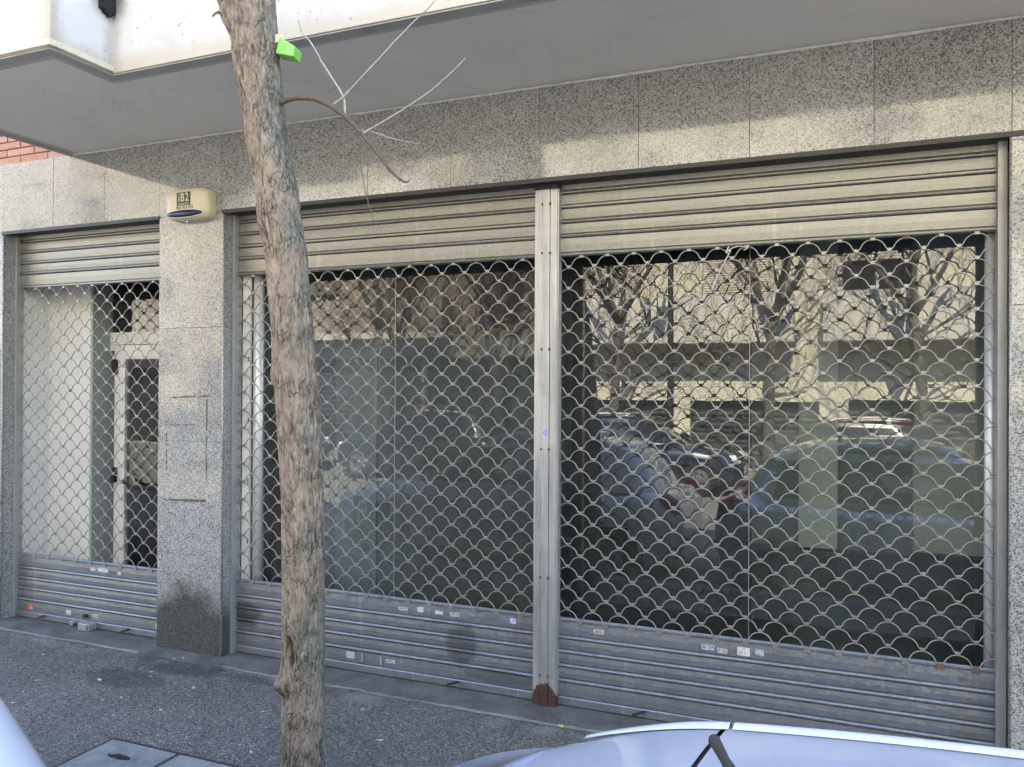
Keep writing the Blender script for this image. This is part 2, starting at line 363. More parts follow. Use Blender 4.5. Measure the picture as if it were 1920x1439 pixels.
# ------------------------------------------------------------------ mesh helpers
WL = {}
def link(o, parent=None, loc=(0, 0, 0)):
    C.objects.link(o); WL[o.name] = Vector(loc)
    if parent is not None:
        o.parent = parent; o.location = Vector(loc) - WL[parent.name]
    else: o.location = loc
    return o
def tag(o, label=None, cat=None, group=None, kind=None):
    if label: o['label'] = label
    if cat: o['category'] = cat
    if group: o['group'] = group
    if kind: o['kind'] = kind
    return o
def empty(name, loc, label=None, cat=None, group=None):
    o = bpy.data.objects.new(name, None); o.empty_display_size = .1
    link(o, None, loc); return tag(o, label, cat, group)
class MB:
    def __init__(s): s.v = []; s.f = []; s.sm = []
    def box(s, x0, x1, y0, y1, z0, z1):
        b = len(s.v)
        s.v += [(x0, y0, z0), (x1, y0, z0), (x1, y1, z0), (x0, y1, z0), (x0, y0, z1), (x1, y0, z1), (x1, y1, z1), (x0, y1, z1)]
        s.f += [tuple(b+i for i in q) for q in ((0, 3, 2, 1), (4, 5, 6, 7), (0, 1, 5, 4), (1, 2, 6, 5), (2, 3, 7, 6), (3, 0, 4, 7))]
        return s
    def poly(s, pts): b = len(s.v); s.v += [tuple(p) for p in pts]; s.f.append(tuple(range(b, b+len(pts)))); return s
    def prism(s, pts, axis, a, b_):
        """closed 2D outline extruded along an axis (0:x,1:y,2:z)"""
        n = len(pts); b = len(s.v)
        def mk(p, t):
            q = [p[0], p[1]]; q.insert(axis, t); return tuple(q)
        s.v += [mk(p, a) for p in pts] + [mk(p, b_) for p in pts]
        s.f += [(b+i, b+(i+1) % n, b+n+(i+1) % n, b+n+i) for i in range(n)]
        s.f += [tuple(b+i for i in range(n))[::-1], tuple(b+n+i for i in range(n))]
        return s
    def sheet(s, prof, x0, x1):
        """open profile [(y,z)] extruded along x"""
        b = len(s.v)
        for y, z in prof: s.v += [(x0, y, z), (x1, y, z)]
        for i in range(len(prof)-1): s.f.append((b+2*i, b+2*i+2, b+2*i+3, b+2*i+1))
        return s
    def tube(s, path, rad, sides=6, cap=True):
        P = [Vector(p) for p in path]; n = len(P)
        if not hasattr(rad, '__len__'): rad = [rad]*n
        prev = None; base = len(s.v)
        for i in range(n):
            tg = (P[min(i+1, n-1)] - P[max(i-1, 0)]).normalized()
            if prev is None:
                a = Vector((0, 1, 0)) if abs(tg.y) < .9 else Vector((1, 0, 0))
                nrm = (a - tg*a.dot(tg)).normalized()
            else:
                nrm = (prev - tg*prev.dot(tg)).normalized()
            prev = nrm; bn = tg.cross(nrm)
            for k in range(sides):
                an = 2*math.pi*k/sides
                s.v.append(tuple(P[i] + (nrm*math.cos(an) + bn*math.sin(an))*rad[i]))
        for i in range(n-1):
            for k in range(sides):
                k2 = (k+1) % sides
                s.f.append((base+i*sides+k, base+i*sides+k2, base+(i+1)*sides+k2, base+(i+1)*sides+k))
        if cap:
            s.f.append(tuple(base+k for k in range(sides))[::-1]); s.f.append(tuple(base+(n-1)*sides+k for k in range(sides)))
        return s
    def mesh(s, name, mat, smooth=False, bevel=0, angle=None, weld=False):
        me = bpy.data.meshes.new(name); me.from_pydata(s.v, [], s.f); me.update()
        bm = bmesh.new(); bm.from_mesh(me)
        if weld: bmesh.ops.remove_doubles(bm, verts=bm.verts, dist=1e-4)
        bmesh.ops.recalc_face_normals(bm, faces=bm.faces)
        if bevel:
            bmesh.ops.bevel(bm, geom=list(bm.edges), offset=bevel, segments=2, affect='EDGES', profile=.5, clamp_overlap=True)
        if smooth:
            for f in bm.faces: f.smooth = True
        bm.to_mesh(me); bm.free()
        if angle:
            try: me.set_sharp_from_angle(angle=R(angle))
            except Exception: pass
        me.materials.append(MAT[mat] if isinstance(mat, str) else mat)
        return me
    def obj(s, name, mat, parent=None, loc=(0, 0, 0), smooth=False, bevel=0, angle=None):
        """vertices are given in world space; loc is the object's origin"""
        L = Vector(loc)
        if L.length: s.v = [tuple(Vector(p)-L) for p in s.v]
        return link(bpy.data.objects.new(name, s.mesh(name, mat, smooth, bevel, angle)), parent, loc)
def inst(name, me, parent, loc):
    return link(bpy.data.objects.new(name, me), parent, loc)
def copy_tree(src, parent=None):
    c = src.copy(); C.objects.link(c); c.parent = parent
    for ch in src.children: copy_tree(ch, c)
    return c

# ------------------------------------------------------------------ the ground
tag(MB().box(-80, 80, -.001-2.62, 40, -.6, 0).obj('pavement', 'pavement'), kind='structure')
tag(MB().box(-80, 80, -11.6, -2.78, -.7, -.13).obj('road', 'asphalt'), kind='structure')
tag(MB().box(-80, 80, -60, -11.76, -.6, 0).obj('pavement_far', 'far_pavement'), kind='structure')
tag(MB().poly([(-900, -900, -.75), (900, -900, -.75), (900, 900, -.75), (-900, 900, -.75)]).obj('ground', 'far_pavement'), kind='structure')
for nm, y0, y1 in (('kerb', -2.78, -2.622), ('kerb_far', -11.76, -11.602)):
    k = tag(bpy.data.objects.new(nm, None), kind='structure'); link(k, None, (0, 0, 0))
    me = MB().box(-.495, .495, y0, y1, -.5, .003).mesh('kerb_stone', 'kerb_stone', bevel=.008)
    for i in range(-14, 13): inst('kerb_stone', me, k, (i*1.0, 0, 0))

# cement threshold strip under the shutters
th = MB()
pts = []
for i in range(0, 90):
    x = -6.2 + i*.08
    pts.append((x, -.275 + .022*noise.noise(Vector((x*3.1, 0, 0))) + .012*noise.noise(Vector((x*11, 3, 0)))))
# (runs past the pillar, which stands on it)
th.prism([(p[0], p[1]) for p in pts] + [(.95, .9), (-6.2, .9)], 2, -.05, .006)
tag(th.obj('threshold', 'cement'), kind='structure')
ed = MB()
for i in range(len(pts)-1):
    if -4.45 < pts[i][0] < -3.80: continue
    w0 = max(.002, .009+.016*noise.noise(Vector((pts[i][0]*7, 8, 0)))); w1 = max(.002, .009+.016*noise.noise(Vector((pts[i+1][0]*7, 8, 0))))
    (xa, ya), (xb, yb) = pts[i], pts[i+1]
    ed.poly([(xa, ya-w0*1.4, .0045), (xb, yb-w1*1.4, .0045), (xb, yb+w1, .0105), (xa, ya+w0, .0105)])
tag(ed.obj('threshold_edge_mortar', 'cement_edge'), kind='structure')

# ------------------------------------------------------------------ the shop building
GY = -.13            # plane of the granite face
b = empty('shop_building', (0, .5, 0), 'shop building with polished granite ground floor under a white balcony', 'building')
core = MB()
core.box(-30, -6.06, -.09, .32, 0, 3.56); core.box(-4.40, -3.97, -.09, .32, 0, 3.56); core.box(.80, 25, -.09, .32, 0, 3.56)
core.box(-6.06, .80, -.085, .34, 3.24, 3.56)
core.box(-30, -6.2, .32, 9, 0, 3.56); core.box(3.0, 25, .32, 9, 0, 3.56); core.box(-6.2, 3.0, 7.4, 9, 0, 3.56)
core.obj('wall', 'mortar', b)
up = MB(); up.box(-30, 25, -.075, 9, 3.565, 7.2); up.obj('upper_wall', 'brick_far', b)  # unseen upper wall; height set so sun reaches and bounces off the road

slabs = []
def slab(x0, x1, z0, z1, y0=GY, y1=-.088, mat='granite', gap=.0009):
    o = MB().box(x0+gap, x1-gap, y0 + random.uniform(-.0008, .0008), y1, z0+gap, z1-gap)
    c = ((x0+x1)/2, (y0+y1)/2, (z0+z1)/2)
    return o.obj('granite_slab', mat, b, c, bevel=.0012)
fj = [-7.7, -7.14, -6.58, -6.035, -5.49, -4.958, -4.43, -3.88, -3.30, -2.723, -2.147, -1.585, -1.0105, -.43, .156, .735, 1.31, 1.89, 2.47]
TOP = 3.556; OT = 3.02
for a, c in zip(fj[:-1], fj[1:]): slab(a, c, OT if c <= .74 and a > -6.1 else 2.99, TOP)
for z0, z1 in ((0.004, .674), (.674, 1.457), (1.457, 2.239), (2.239, OT)):
    slab(-4.43, -3.862, z0, z1, mat='granite_foot')
rz = [0.004, .73, 1.478, 2.231, 2.99]
for a, c in zip(fj[15:-1], fj[16:]):
    for z0, z1 in zip(rz[:-1], rz[1:]): slab(a if a > .74 else .735, c, z0, z1)
for a, c in zip(fj[:3], fj[1:4]):
    for z0, z1 in zip(rz[:-1], rz[1:]): slab(a, c if c < -6.04 else -6.042, z0, z1)
# reveals (granite cheeks of the openings)
for x0, x1, m in ((-3.968, -3.8605, 'granite_foot'), (-6.058, -6.0405, 'granite')):
    for z0, z1 in ((.004, .674), (.674, 1.457), (1.457, 2.239), (2.239, OT)):
        slab(x0, x1, z0, z1, -.1285, .03, m)
# bull-nosed pale arris along the cheeks
for x in (-3.8605, -6.0405, .733):
    MB().tube([(x, GY+.006, .01), (x, GY+.006, OT)], .0075, 8).obj('corner_bead', 'granite', b, smooth=True)
# lintel angle over the openings
for x0, x1 in ((-6.045, -4.425), (-3.867, .80)):
    MB().box(x0, x1, -.124, .06, 3.012, 3.0195).box(x0, x1, -.138, -.131, 3.006, 3.030).obj('lintel_angle', 'dark_metal', b)
    MB().box(x0, x1, .045, .34, 3.02, 3.24).box(x0, x1, -.086, .045, 3.0205, 3.24).obj('shutter_box', 'black', b)
# white sealant line where slabs meet the soffit
wlm = MB(); n = 120
for i in range(n):
    x0 = -5.27+i*(8.2/n); x1 = x0+8.2/n
    d0 = .012+.006*noise.noise(Vector((x0*2.3, 1, 0))); d1 = .012+.006*noise.noise(Vector((x1*2.3, 1, 0)))
    wlm.poly([(x0, GY-.004, TOP-d0), (x1, GY-.004, TOP-d1), (x1, GY-.016, TOP-.002), (x0, GY-.016, TOP-.002)])
wlm.obj('sealant_line', 'white_line', b)

# balcony over the shop front
bal = MB()
sof = [(-5.27, GY+.035), (-5.27, -1.47), (-3.78, -1.47), (-3.78, -1.09), (25, -1.09), (25, GY+.035)]
bal.prism(sof, 2, 3.558, 3.70); bo = bal.obj('balcony', 'soffit_paint', b)
lip = MB()
def strip(x0, y0, x1, y1, w, z0, z1, nx, ny):
    lip.prism([(x0, y0), (x1, y1), (x1+nx*w, y1+ny*w), (x0+nx*w, y0+ny*w)], 2, z0, z1)
strip(-3.712, -1.092, 25, -1.092, .066, 3.547, 3.5545, 0, -1)
strip(-3.7775, -1.092, -3.7775, -1.538, .066, 3.5472, 3.5546, 1, 0)
strip(-5.33, -1.472, -3.7785, -1.472, .066, 3.5474, 3.5547, 0, -1)
strip(-5.272, -1.471, -5.272, -.1, .058, 3.5476, 3.5548, -1, 0)
lip.obj('drip_edge', 'lip_grey', bo, bevel=.003)
par = MB()
par.prism([(-5.336, -.09), (-5.336, -1.545), (-3.704, -1.545), (-3.704, -1.166), (25, -1.166), (25, -1.05), (-3.83, -1.05), (-3.83, -1.42), (-5.22, -1.42), (-5.22, -.09)], 2, 3.5555, 4.62)
par.obj('parapet', 'white_stucco', bo, bevel=.003)
mol = MB()
mol.box(-5.345, -3.693, -1.556, -1.5455, 3.560, 3.592).box(-3.7028, -3.6925, -1.5455, -1.167, 3.5601, 3.5922)
mol.obj('moulding', 'siren_print', bo, bevel=.003)
dr = MB()
yy = [-1.235, -1.205, -1.185, -1.172]
for i, (ya, yb, zb) in enumerate(((-1.262, -1.240, 3.875), (-1.240, -1.215, 3.858), (-1.215, -1.195, 3.846), (-1.195, -1.172, 3.868))):
    dr.box(-3.7030, -3.672-.002*i, ya+.0005, yb-.0005, zb, 4.35)
o = dr.obj('drain_spout', 'black', None, (-3.69, -1.21, 3.9)); tag(o, 'ragged black drain spout in the corner of the white balcony parapet', 'drain spout')
# facing bricks left of the balcony end
bm1 = MB().box(-.1455, .1455, -.018, .018, -.0255, .0255).mesh('brick', 'brick', bevel=.003)
for r in range(7):
    z = 3.588+.0585*r
    for k in range(10):
        x = -5.13-.30*k - (.15 if r % 2 else 0)
        inst('brick', bm1, b, (x+random.uniform(-.002, .002), -.09+random.uniform(-.002, .002), z))
# glue marks of a sign taken off the pillar
def glue(x0, z0, x1, z1, w):
    g = MB(); nseg = 26; dx, dz = (x1-x0)/nseg, (z1-z0)/nseg; L = math.hypot(dx, dz); nx, nz = -dz/L, dx/L
    for i in range(nseg):
        k = noise.noise(Vector((x0*9+i*.35, z0*5, 2)))
        if k < -.22: continue
        ww = w*(.5+.9*abs(k)); ox = .35*w*noise.noise(Vector((i*.5, z0, 5)))
        xa, za, xb, zb = x0+dx*i, z0+dz*i+ox, x0+dx*(i+1), z0+dz*(i+1)+ox
        g.poly([(xa-nx*ww, GY-.0016, za-nz*ww), (xb-nx*ww, GY-.0016, zb-nz*ww), (xb+nx*ww, GY-.0016, zb+nz*ww), (xa+nx*ww, GY-.0016, za+nz*ww)])
    g.obj('glue_mark', 'glue', b)
for a in ((-4.311, 1.755, -3.988, 1.769, .008), (-3.992, 1.74, -3.992, 1.20, .007), (-4.365, 1.042, -3.995, 1.052, .012), (-4.349, 1.60, -4.35, 1.25, .004), (-4.333, 1.564, -4.09, 1.57, .004)): glue(*a)

# ------------------------------------------------------------------ room behind the glass
tag(MB().box(-6.2, 3.0, .3, 7.4, -.05, .0085).obj('floor', 'floor_dark'), kind='structure')
tag(MB().box(-6.2, 3.0, .34, 7.4, 3.1, 3.2).obj('ceiling', 'ceiling_white'), kind='structure')
wb = tag(MB().box(-1.73, 3.0, 2.30, 2.42, .0085, 3.1).obj('wall_back', 'wall_grey'), kind='structure')
MB().box(-.285, -.005, 2.17, 2.299, .62, 3.1).obj('pilaster', 'wall_pale', wb, bevel=.004)
MB().box(.515, 1.30, 2.20, 2.299, .64, 3.1).obj('pilaster', 'wall_pale', wb, bevel=.004)
MB().box(-1.73, 3.0, 2.15, 2.2995, .009, .60).obj('plinth', 'floor_dark', wb, bevel=.004)
MB().box(-.465, -.292, 2.285, 2.2995, 1.27, 1.50).obj('notice_board', 'white_wall', wb)
tag(MB().box(-1.72, -.52, .92, 1.0, .0085, 3.1).obj('wall_darkness_backdrop', 'wall_black'), kind='structure')  # added black panel standing in for the dark interior behind this pane
wt = tag(MB().box(-6.2, -1.74, 1.8, 1.92, .0085, 3.1).obj('wall_shop_partition', 'wall_teal'), kind='structure')
MB().box(-4.02, -3.60, 1.70, 1.799, .009, 3.1).obj('pilaster', 'wall_grey', wt)
MB().box(-3.59, -1.75, 1.72, 1.7995, .009, .62).obj('plinth', 'floor_dark', wt)
tag(MB().box(-4.41, -3.98, .33, 1.79, .0085, 3.1).obj('wall_side', 'wall_grey'), kind='structure')

# ------------------------------------------------------------------ shop windows behind the shutters
GZ = .22
def window(label, x0, x1, joints, z0=.10, z1=3.0, gm='shop_glass'):
    w = empty('shop_window', ((x0+x1)/2, GZ, 0), label, 'window', 'shop windows behind the shutters')
    MB().box(x0, x1, GZ-.025, GZ+.03, 0.009, z0).obj('sill', 'aluminium', w, bevel=.003)
    MB().box(x0, x1, GZ-.025, GZ+.03, z1, z1+.22).obj('head_frame', 'dark_metal', w)
    e = [x0]+joints+[x1]
    for a, c in zip(e[:-1], e[1:]):
        MB().box(a+.002, c-.002, GZ-.004, GZ+.004, z0, z1)
        MB().poly([(a+.0015, GZ, z0), (c-.0015, GZ, z0), (c-.0015, GZ, z1), (a+.0015, GZ, z1)]).obj('pane', gm, w)
    for j in joints: MB().box(j-.0017, j+.0017, GZ-.006, GZ+.006, z0, z1).obj('joint', 'guide_metal', w)
    return w
w1 = window('glass shop window behind the middle shutter, beside the pillar', -3.79, -1.575, [-2.721], gm='shop_glass_coated')
w2 = window('glass shop window behind the wide shutter, reflecting the street', -1.569, .70, [-.459])
MB().box(-3.69, -1.60, .34, .36, .105, 2.16).obj('backing_panel', 'wall_teal', w1)
MB().box(-3.26, -2.93, .325, .3395, .105, 2.10).obj('backing_strip', 'panel_pale', w1)
MB().tube([(-3.735, .085, .009), (-3.735, .085, 3.0)], .036, 16).obj('frame_tube', 'aluminium', w1, smooth=True)
MB().box(-3.838, -3.774, .042, .060, .009, 3.0).obj('side_panel', 'white_trim', w1)
for z in [ .75+.42*i for i in range(6)]: MB().box(-3.787, -3.781, .0385, .0415, z, z+.03).obj('screw_slot', 'black', w1)
MB().tube([(.683, .075, .009), (.683, .075, 2.60)], .027, 16).obj('frame_tube', 'aluminium', w2, smooth=True)
MB().tube([(.683, .075, 2.60), (.683, .075, 2.635)], [.028, .020], 14).obj('frame_cap', 'rust', w2, smooth=True)
MB().box(.730, .80, .10, .24, .009, 3.0).obj('side_panel', 'white_trim', w2)

# entrance behind the narrow shutter
en = empty('shop_entrance', (-5.2, .45, 0), 'white entrance lobby with half glazed door behind the narrow shutter', 'entrance')
MB().box(-6.07, -6.03, .035, .29, .009, 3.2).obj('side_wall', 'white_wall', en)
MB().box(-6.2, -5.56, .27, .40, .009, 3.2).obj('lobby_wall', 'white_wall', en)
MB().box(-5.56, -5.535, .265, .46, .009, 3.2).obj('wall_end', 'wall_grey', en)
fr = MB(); fr.box(-5.67, -5.62, .43, .48, .009, 3.05).box(-5.62, -4.42, .43, .48, 2.17, 2.27).box(-5.62, -4.42, .43, .48, 3.0, 3.05)
fr.box(-5.62, -5.47, .43, .475, 2.12, 2.169)
fr.obj('door_frame', 'white_trim', en, bevel=.004)
MB().poly([(-5.62, .455, 2.27), (-4.42, .455, 2.27), (-4.42, .455, 3.0), (-5.62, .455, 3.0)]).obj('transom_pane', 'door_glass', en)
MB().poly([(-5.62, .455, .10), (-5.48, .455, .10), (-5.48, .455, 2.12), (-5.62, .455, 2.12)]).obj('side_pane', 'door_glass', en)
dl = MB(); dl.box(-5.475, -5.36, .42, .47, .012, 2.165).box(-5.36, -4.45, .42, .47, 2.05, 2.165).box(-5.36, -4.45, .42, .47, .012, .16)
do = dl.obj('door', 'white_trim', en, bevel=.005)
MB().poly([(-5.36, .445, .16), (-4.45, .445, .16), (-4.45, .445, 2.05), (-5.36, .445, 2.05)]).obj('door_pane', 'door_glass', do)
for z in (1.93, 1.05): MB().box(-5.47, -5.432, .385, .4195, z, z+.12).obj('hinge', 'black', do, bevel=.004)
MB().tube([(-5.34, .38, 1.07), (-5.26, .37, 1.03), (-4.6, .37, 1.02)], .013, 8).obj('handle', 'black', do, smooth=True)

# ------------------------------------------------------------------ rolling shutters
PITCH, NROW, Z0, Z1 = .1525, 34, .508, 2.591
STEP = (Z1-.05-Z0)/(NROW-1)
def arch(u):
    """height of a wire over one pitch, u in -.5...5"""
    K = [(0, 1), (.06, .988), (.12, .95), (.18, .88), (.235, .78), (.28, .66), (.32, .51), (.355, .33), (.385, .13), (.402, 0), (.5, 0)]
    u = abs(u)
    for (a, p), (c, q) in zip(K[:-1], K[1:]):
        if u <= c: return .050*(p+(q-p)*(u-a)/(c-a))
    return 0.0
US = [-.5, -.402, -.385, -.355, -.32, -.28, -.235, -.18, -.12, -.06, 0, .06, .12, .18, .235, .28, .32, .355, .385, .402]
def wire_mesh(x0, x1, ph):
    """ph: x of one valley centre"""
    xs = {x0, x1}
    k0 = math.floor((x0-ph)/PITCH)-1
    for k in range(k0, k0+int((x1-x0)/PITCH)+4):
        for u in US:
            x = ph+(k+.5+u)*PITCH
            if x0 < x < x1: xs.add(x)
    path = []
    for x in sorted(xs):
        u = ((x-ph)/PITCH) % 1.0 - .5
        path.append((x, 0, arch(u)))
    return MB().tube(path, .0035, 6).mesh('wire', 'wire_zinc', smooth=True)
def clip_mesh(foot=False):
    m = MB()
    if not foot:
        ring = [(-.0135, .0135), (.0135, .0135), (.0125, .0070), (.0095, .0040), (.0115, -.0035), (-.0115, -.0035), (-.0095, .0040), (-.0125, .0070)]
        m.prism(ring, 1, -.0055, .0055)
    else:
        ring = [(-.013, .008), (.013, .008), (.0145, -.004), (.020, -.020), (-.020, -.020), (-.0145, -.004)]
        m.prism(ring, 1, -.011, .006)
    return m.mesh('clip', 'wire_zinc', bevel=.0012)
CLIP, FOOT = clip_mesh(), clip_mesh(True)
MESHES = {}
def rusty(me):
    k = me.name+'_r'
    if k not in MESHES:
        c = me.copy(); c.materials.clear(); c.materials.append(MAT['rust']); MESHES[k] = c
    return MESHES[k]
def slat_profile(h, low=False):
    """(y, z from the top of the slat down): flat web, groove, rounded rib, groove"""
    f = h-.0274
    return [(.007, 0), (.0, -.0022), (-.0022, -f*.5), (.0, -f), (.0085, -f-.0018), (.0085, -f-.0042), (-.0065, -f-.0062),
            (-.0105, -f-.0105), (-.0115, -f-.0150), (-.0105, -f-.0195), (-.0065, -f-.0238), (.007, -h)]
def shutter(label, x0, x1, ph, sag=0.0):
    s = empty('rolling_shutter', ((x0+x1)/2, 0, 0), label, 'shutter', 'steel roller shutters of the shop front')
    # closed slats above
    zz = [3.207, 3.124, 3.0405, 2.957, 2.874, 2.788, 2.705, 2.597]
    for a, c in zip(zz[:-1], zz[1:]):
        MB().sheet([(y+random.uniform(-.0005, .0005), a+z) for y, z in slat_profile(a-c)], x0, x1).obj('slat', 'galvanised', s, ((x0+x1)/2, 0, c))
    # closed slats below
    MB().sheet([(.012, .492), (-.004, .492), (-.006, .498), (-.006, .506), (.0, .512), (.012, .512)], x0, x1).obj('rail', 'galvanised_low', s, ((x0+x1)/2, 0, .5))
    zz = [.4915, .388, .306, .225, .139]
    for a, c in zip(zz[:-1], zz[1:]):
        MB().sheet([(y, a+z) for y, z in slat_profile(a-c)], x0, x1).obj('slat', 'galvanised_low', s, ((x0+x1)/2, 0, c))
    MB().sheet([(.006, .139), (-.001, .136), (-.0025, .10), (-.001, .064), (.006, .0625)], x0, x1).obj('slat', 'galvanised_low', s, ((x0+x1)/2, 0, .1))
    MB().sheet([(.01, .0615), (-.010, .060), (-.013, .056), (-.013, .018), (-.012, .014), (.02, .014)], x0, x1).obj('bottom_bar', 'galvanised_low', s, ((x0+x1)/2, 0, .03))
    # scalloped wire rows
    we = [wire_mesh(x0, x1, ph), wire_mesh(x0, x1, ph+PITCH/2)]
    spots = []
    for k in range(NROW):
        w = link(bpy.data.objects.new('wire', we[k % 2]), s, (random.uniform(-.0012, .0012), random.uniform(-.002, .002), Z0+k*STEP+random.uniform(-.0012, .0012)))
        p = ph + (PITCH/2 if k % 2 else 0)
        n0 = math.ceil((x0+.012-p)/PITCH); x = p+n0*PITCH
        while x < x1-.012:
            spots.append((x, k, w)); x += PITCH
    tops = []
    p = ph+PITCH/2+(PITCH/2 if (NROW-1) % 2 else 0)
    x = p+math.ceil((x0+.012-p)/PITCH)*PITCH
    while x < x1-.012: tops.append(x); x += PITCH
    spots.sort(key=lambda q: -q[0])
    rest = MB()
    single = spots[:286]; many = spots[286:]
    for x, k, w in single:
        me = FOOT if k == 0 else CLIP
        if (random.random() < .007 and x < .5) or (k == 0 and x > .35): me = rusty(me)
        z = Z0+k*STEP-(.006 if k == 0 else .0085)
        o = inst('clip', me, w, (x, 0, z)); o.rotation_euler.y = random.uniform(-.07, .07)
    for x, k, w in many:
        src = FOOT if k == 0 else CLIP; z = Z0+k*STEP-(.006 if k == 0 else .0085); bi = len(rest.v)
        rest.v += [(v.co.x+x, v.co.y, v.co.z+z) for v in src.vertices]; rest.f += [tuple(bi+i for i in f.vertices) for f in src.polygons]
    for x in tops:
        o = inst('clip', rusty(CLIP) if random.random() < .12 else CLIP, s, (x, 0, Z1-.001))
    if rest.v: tag(rest.obj('wire_clips', 'wire_zinc', s), kind='stuff')
    return s
s1 = shutter('narrow roller shutter with scalloped grille in front of the entrance door', -6.018, -4.30, -4.617)
s2 = shutter('middle roller shutter with scalloped grille, half hidden by the tree trunk', -3.838, -1.640, -1.731)
s3 = shutter('wide roller shutter with scalloped grille between steel post and bare pillar', -1.512, .692, .614)
# guide channels
def guide(parent, x0, x1, y0=-.030, y1=.035): MB().box(x0, x1, y0, y1, .004, 3.018).obj('guide', 'guide_metal', parent, bevel=.002)
guide(s1, -6.0395, -6.0215); guide(s2, -3.8595, -3.8405, -.045); guide(s3, .6925, .7325, -.050)
# lower hardware
def blk(name, mat, par, x, z, w, h, y0=-.03, y1=-.0135, bev=.002):
    return MB().box(x-w/2, x+w/2, y0, y1, z-h/2, z+h/2).obj(name, mat, par, (x, y0, z), bevel=bev)
for sh, hx in ((s1, (-5.72, -4.84)), (s2, (-2.164,)), (s3, (-1.017, -.1))):
    for x in hx:
        MB().tube([(x-.035, -.030, .028), (x+.008, -.034, .046), (x+.035, -.016, .052)], .006, 6).obj('pull_handle', 'black', sh, smooth=True)
MB().tube([(-5.259, -.03, .095), (-5.259, -.002, .095)], .015, 14).obj('lock_knob', 'dark_metal', s1, smooth=True, angle=40)
MB().tube([(-5.37, -.045, .036), (-5.37, -.012, .036)], .019, 10).obj('bolt', 'guide_metal', s1, smooth=True, angle=40)
blk('lock_plate', 'sticker_grey', s2, -2.91, .107, .061, .041, -.006, -.0015, .001)
for x in (-2.818, -2.68): blk('bracket', 'guide_metal', s2, x, .099, .016, .048, -.012, -.0015)
lk = blk('floor_lock', 'guide_metal', None, -5.197, .036, .115, .052, -.085, -.0145, .004)
tag(lk, 'small metal lock block under the narrow shutter beside a round knob', 'lock')
for i in range(4): MB().box(-5.166+.001*i, -5.146, -.0862, -.0852, .018+.011*i, .025+.011*i).obj('lock_slot', 'black', lk)

# centre post
cp = empty('shutter_post', (-1.566, -.03, 0), 'galvanised steel post with rusty foot between the two wide shutters', 'post')
for x0, x1, y in ((-1.6315, -1.5905, -.0520), (-1.5885, -1.5445, -.0565), (-1.5425, -1.5015, -.0520)):
    MB().box(x0, x1, y, -.016, .004, 2.985).obj('face_strip', 'post_zinc', cp, bevel=.0025)
MB().box(-1.640, -1.493, -.040, .012, .005, 3.0).obj('core', 'post_zinc', cp)
MB().box(-1.64, -1.493, -.058, .02, 2.986, 3.011).obj('head_plate', 'dark_metal', cp)
sm = None
for z in (2.898, 2.617, 2.06, 1.483, .742, .178):
    for x in (-1.5895, -1.5435):
        q = MB(); q.tube([(x, -.0515, z), (x, -.0580, z), (x, -.0600, z)], [.0085, .0075, .002], 10)
        q.v = [(vx+.0025*noise.noise(Vector((vx*90, vz*70, z))), vy, vz+.004*noise.noise(Vector((vx*80, vz*80, 3+z)))) for vx, vy, vz in q.v]
        q.obj('screw', 'rust', cp, (x, -.055, z))

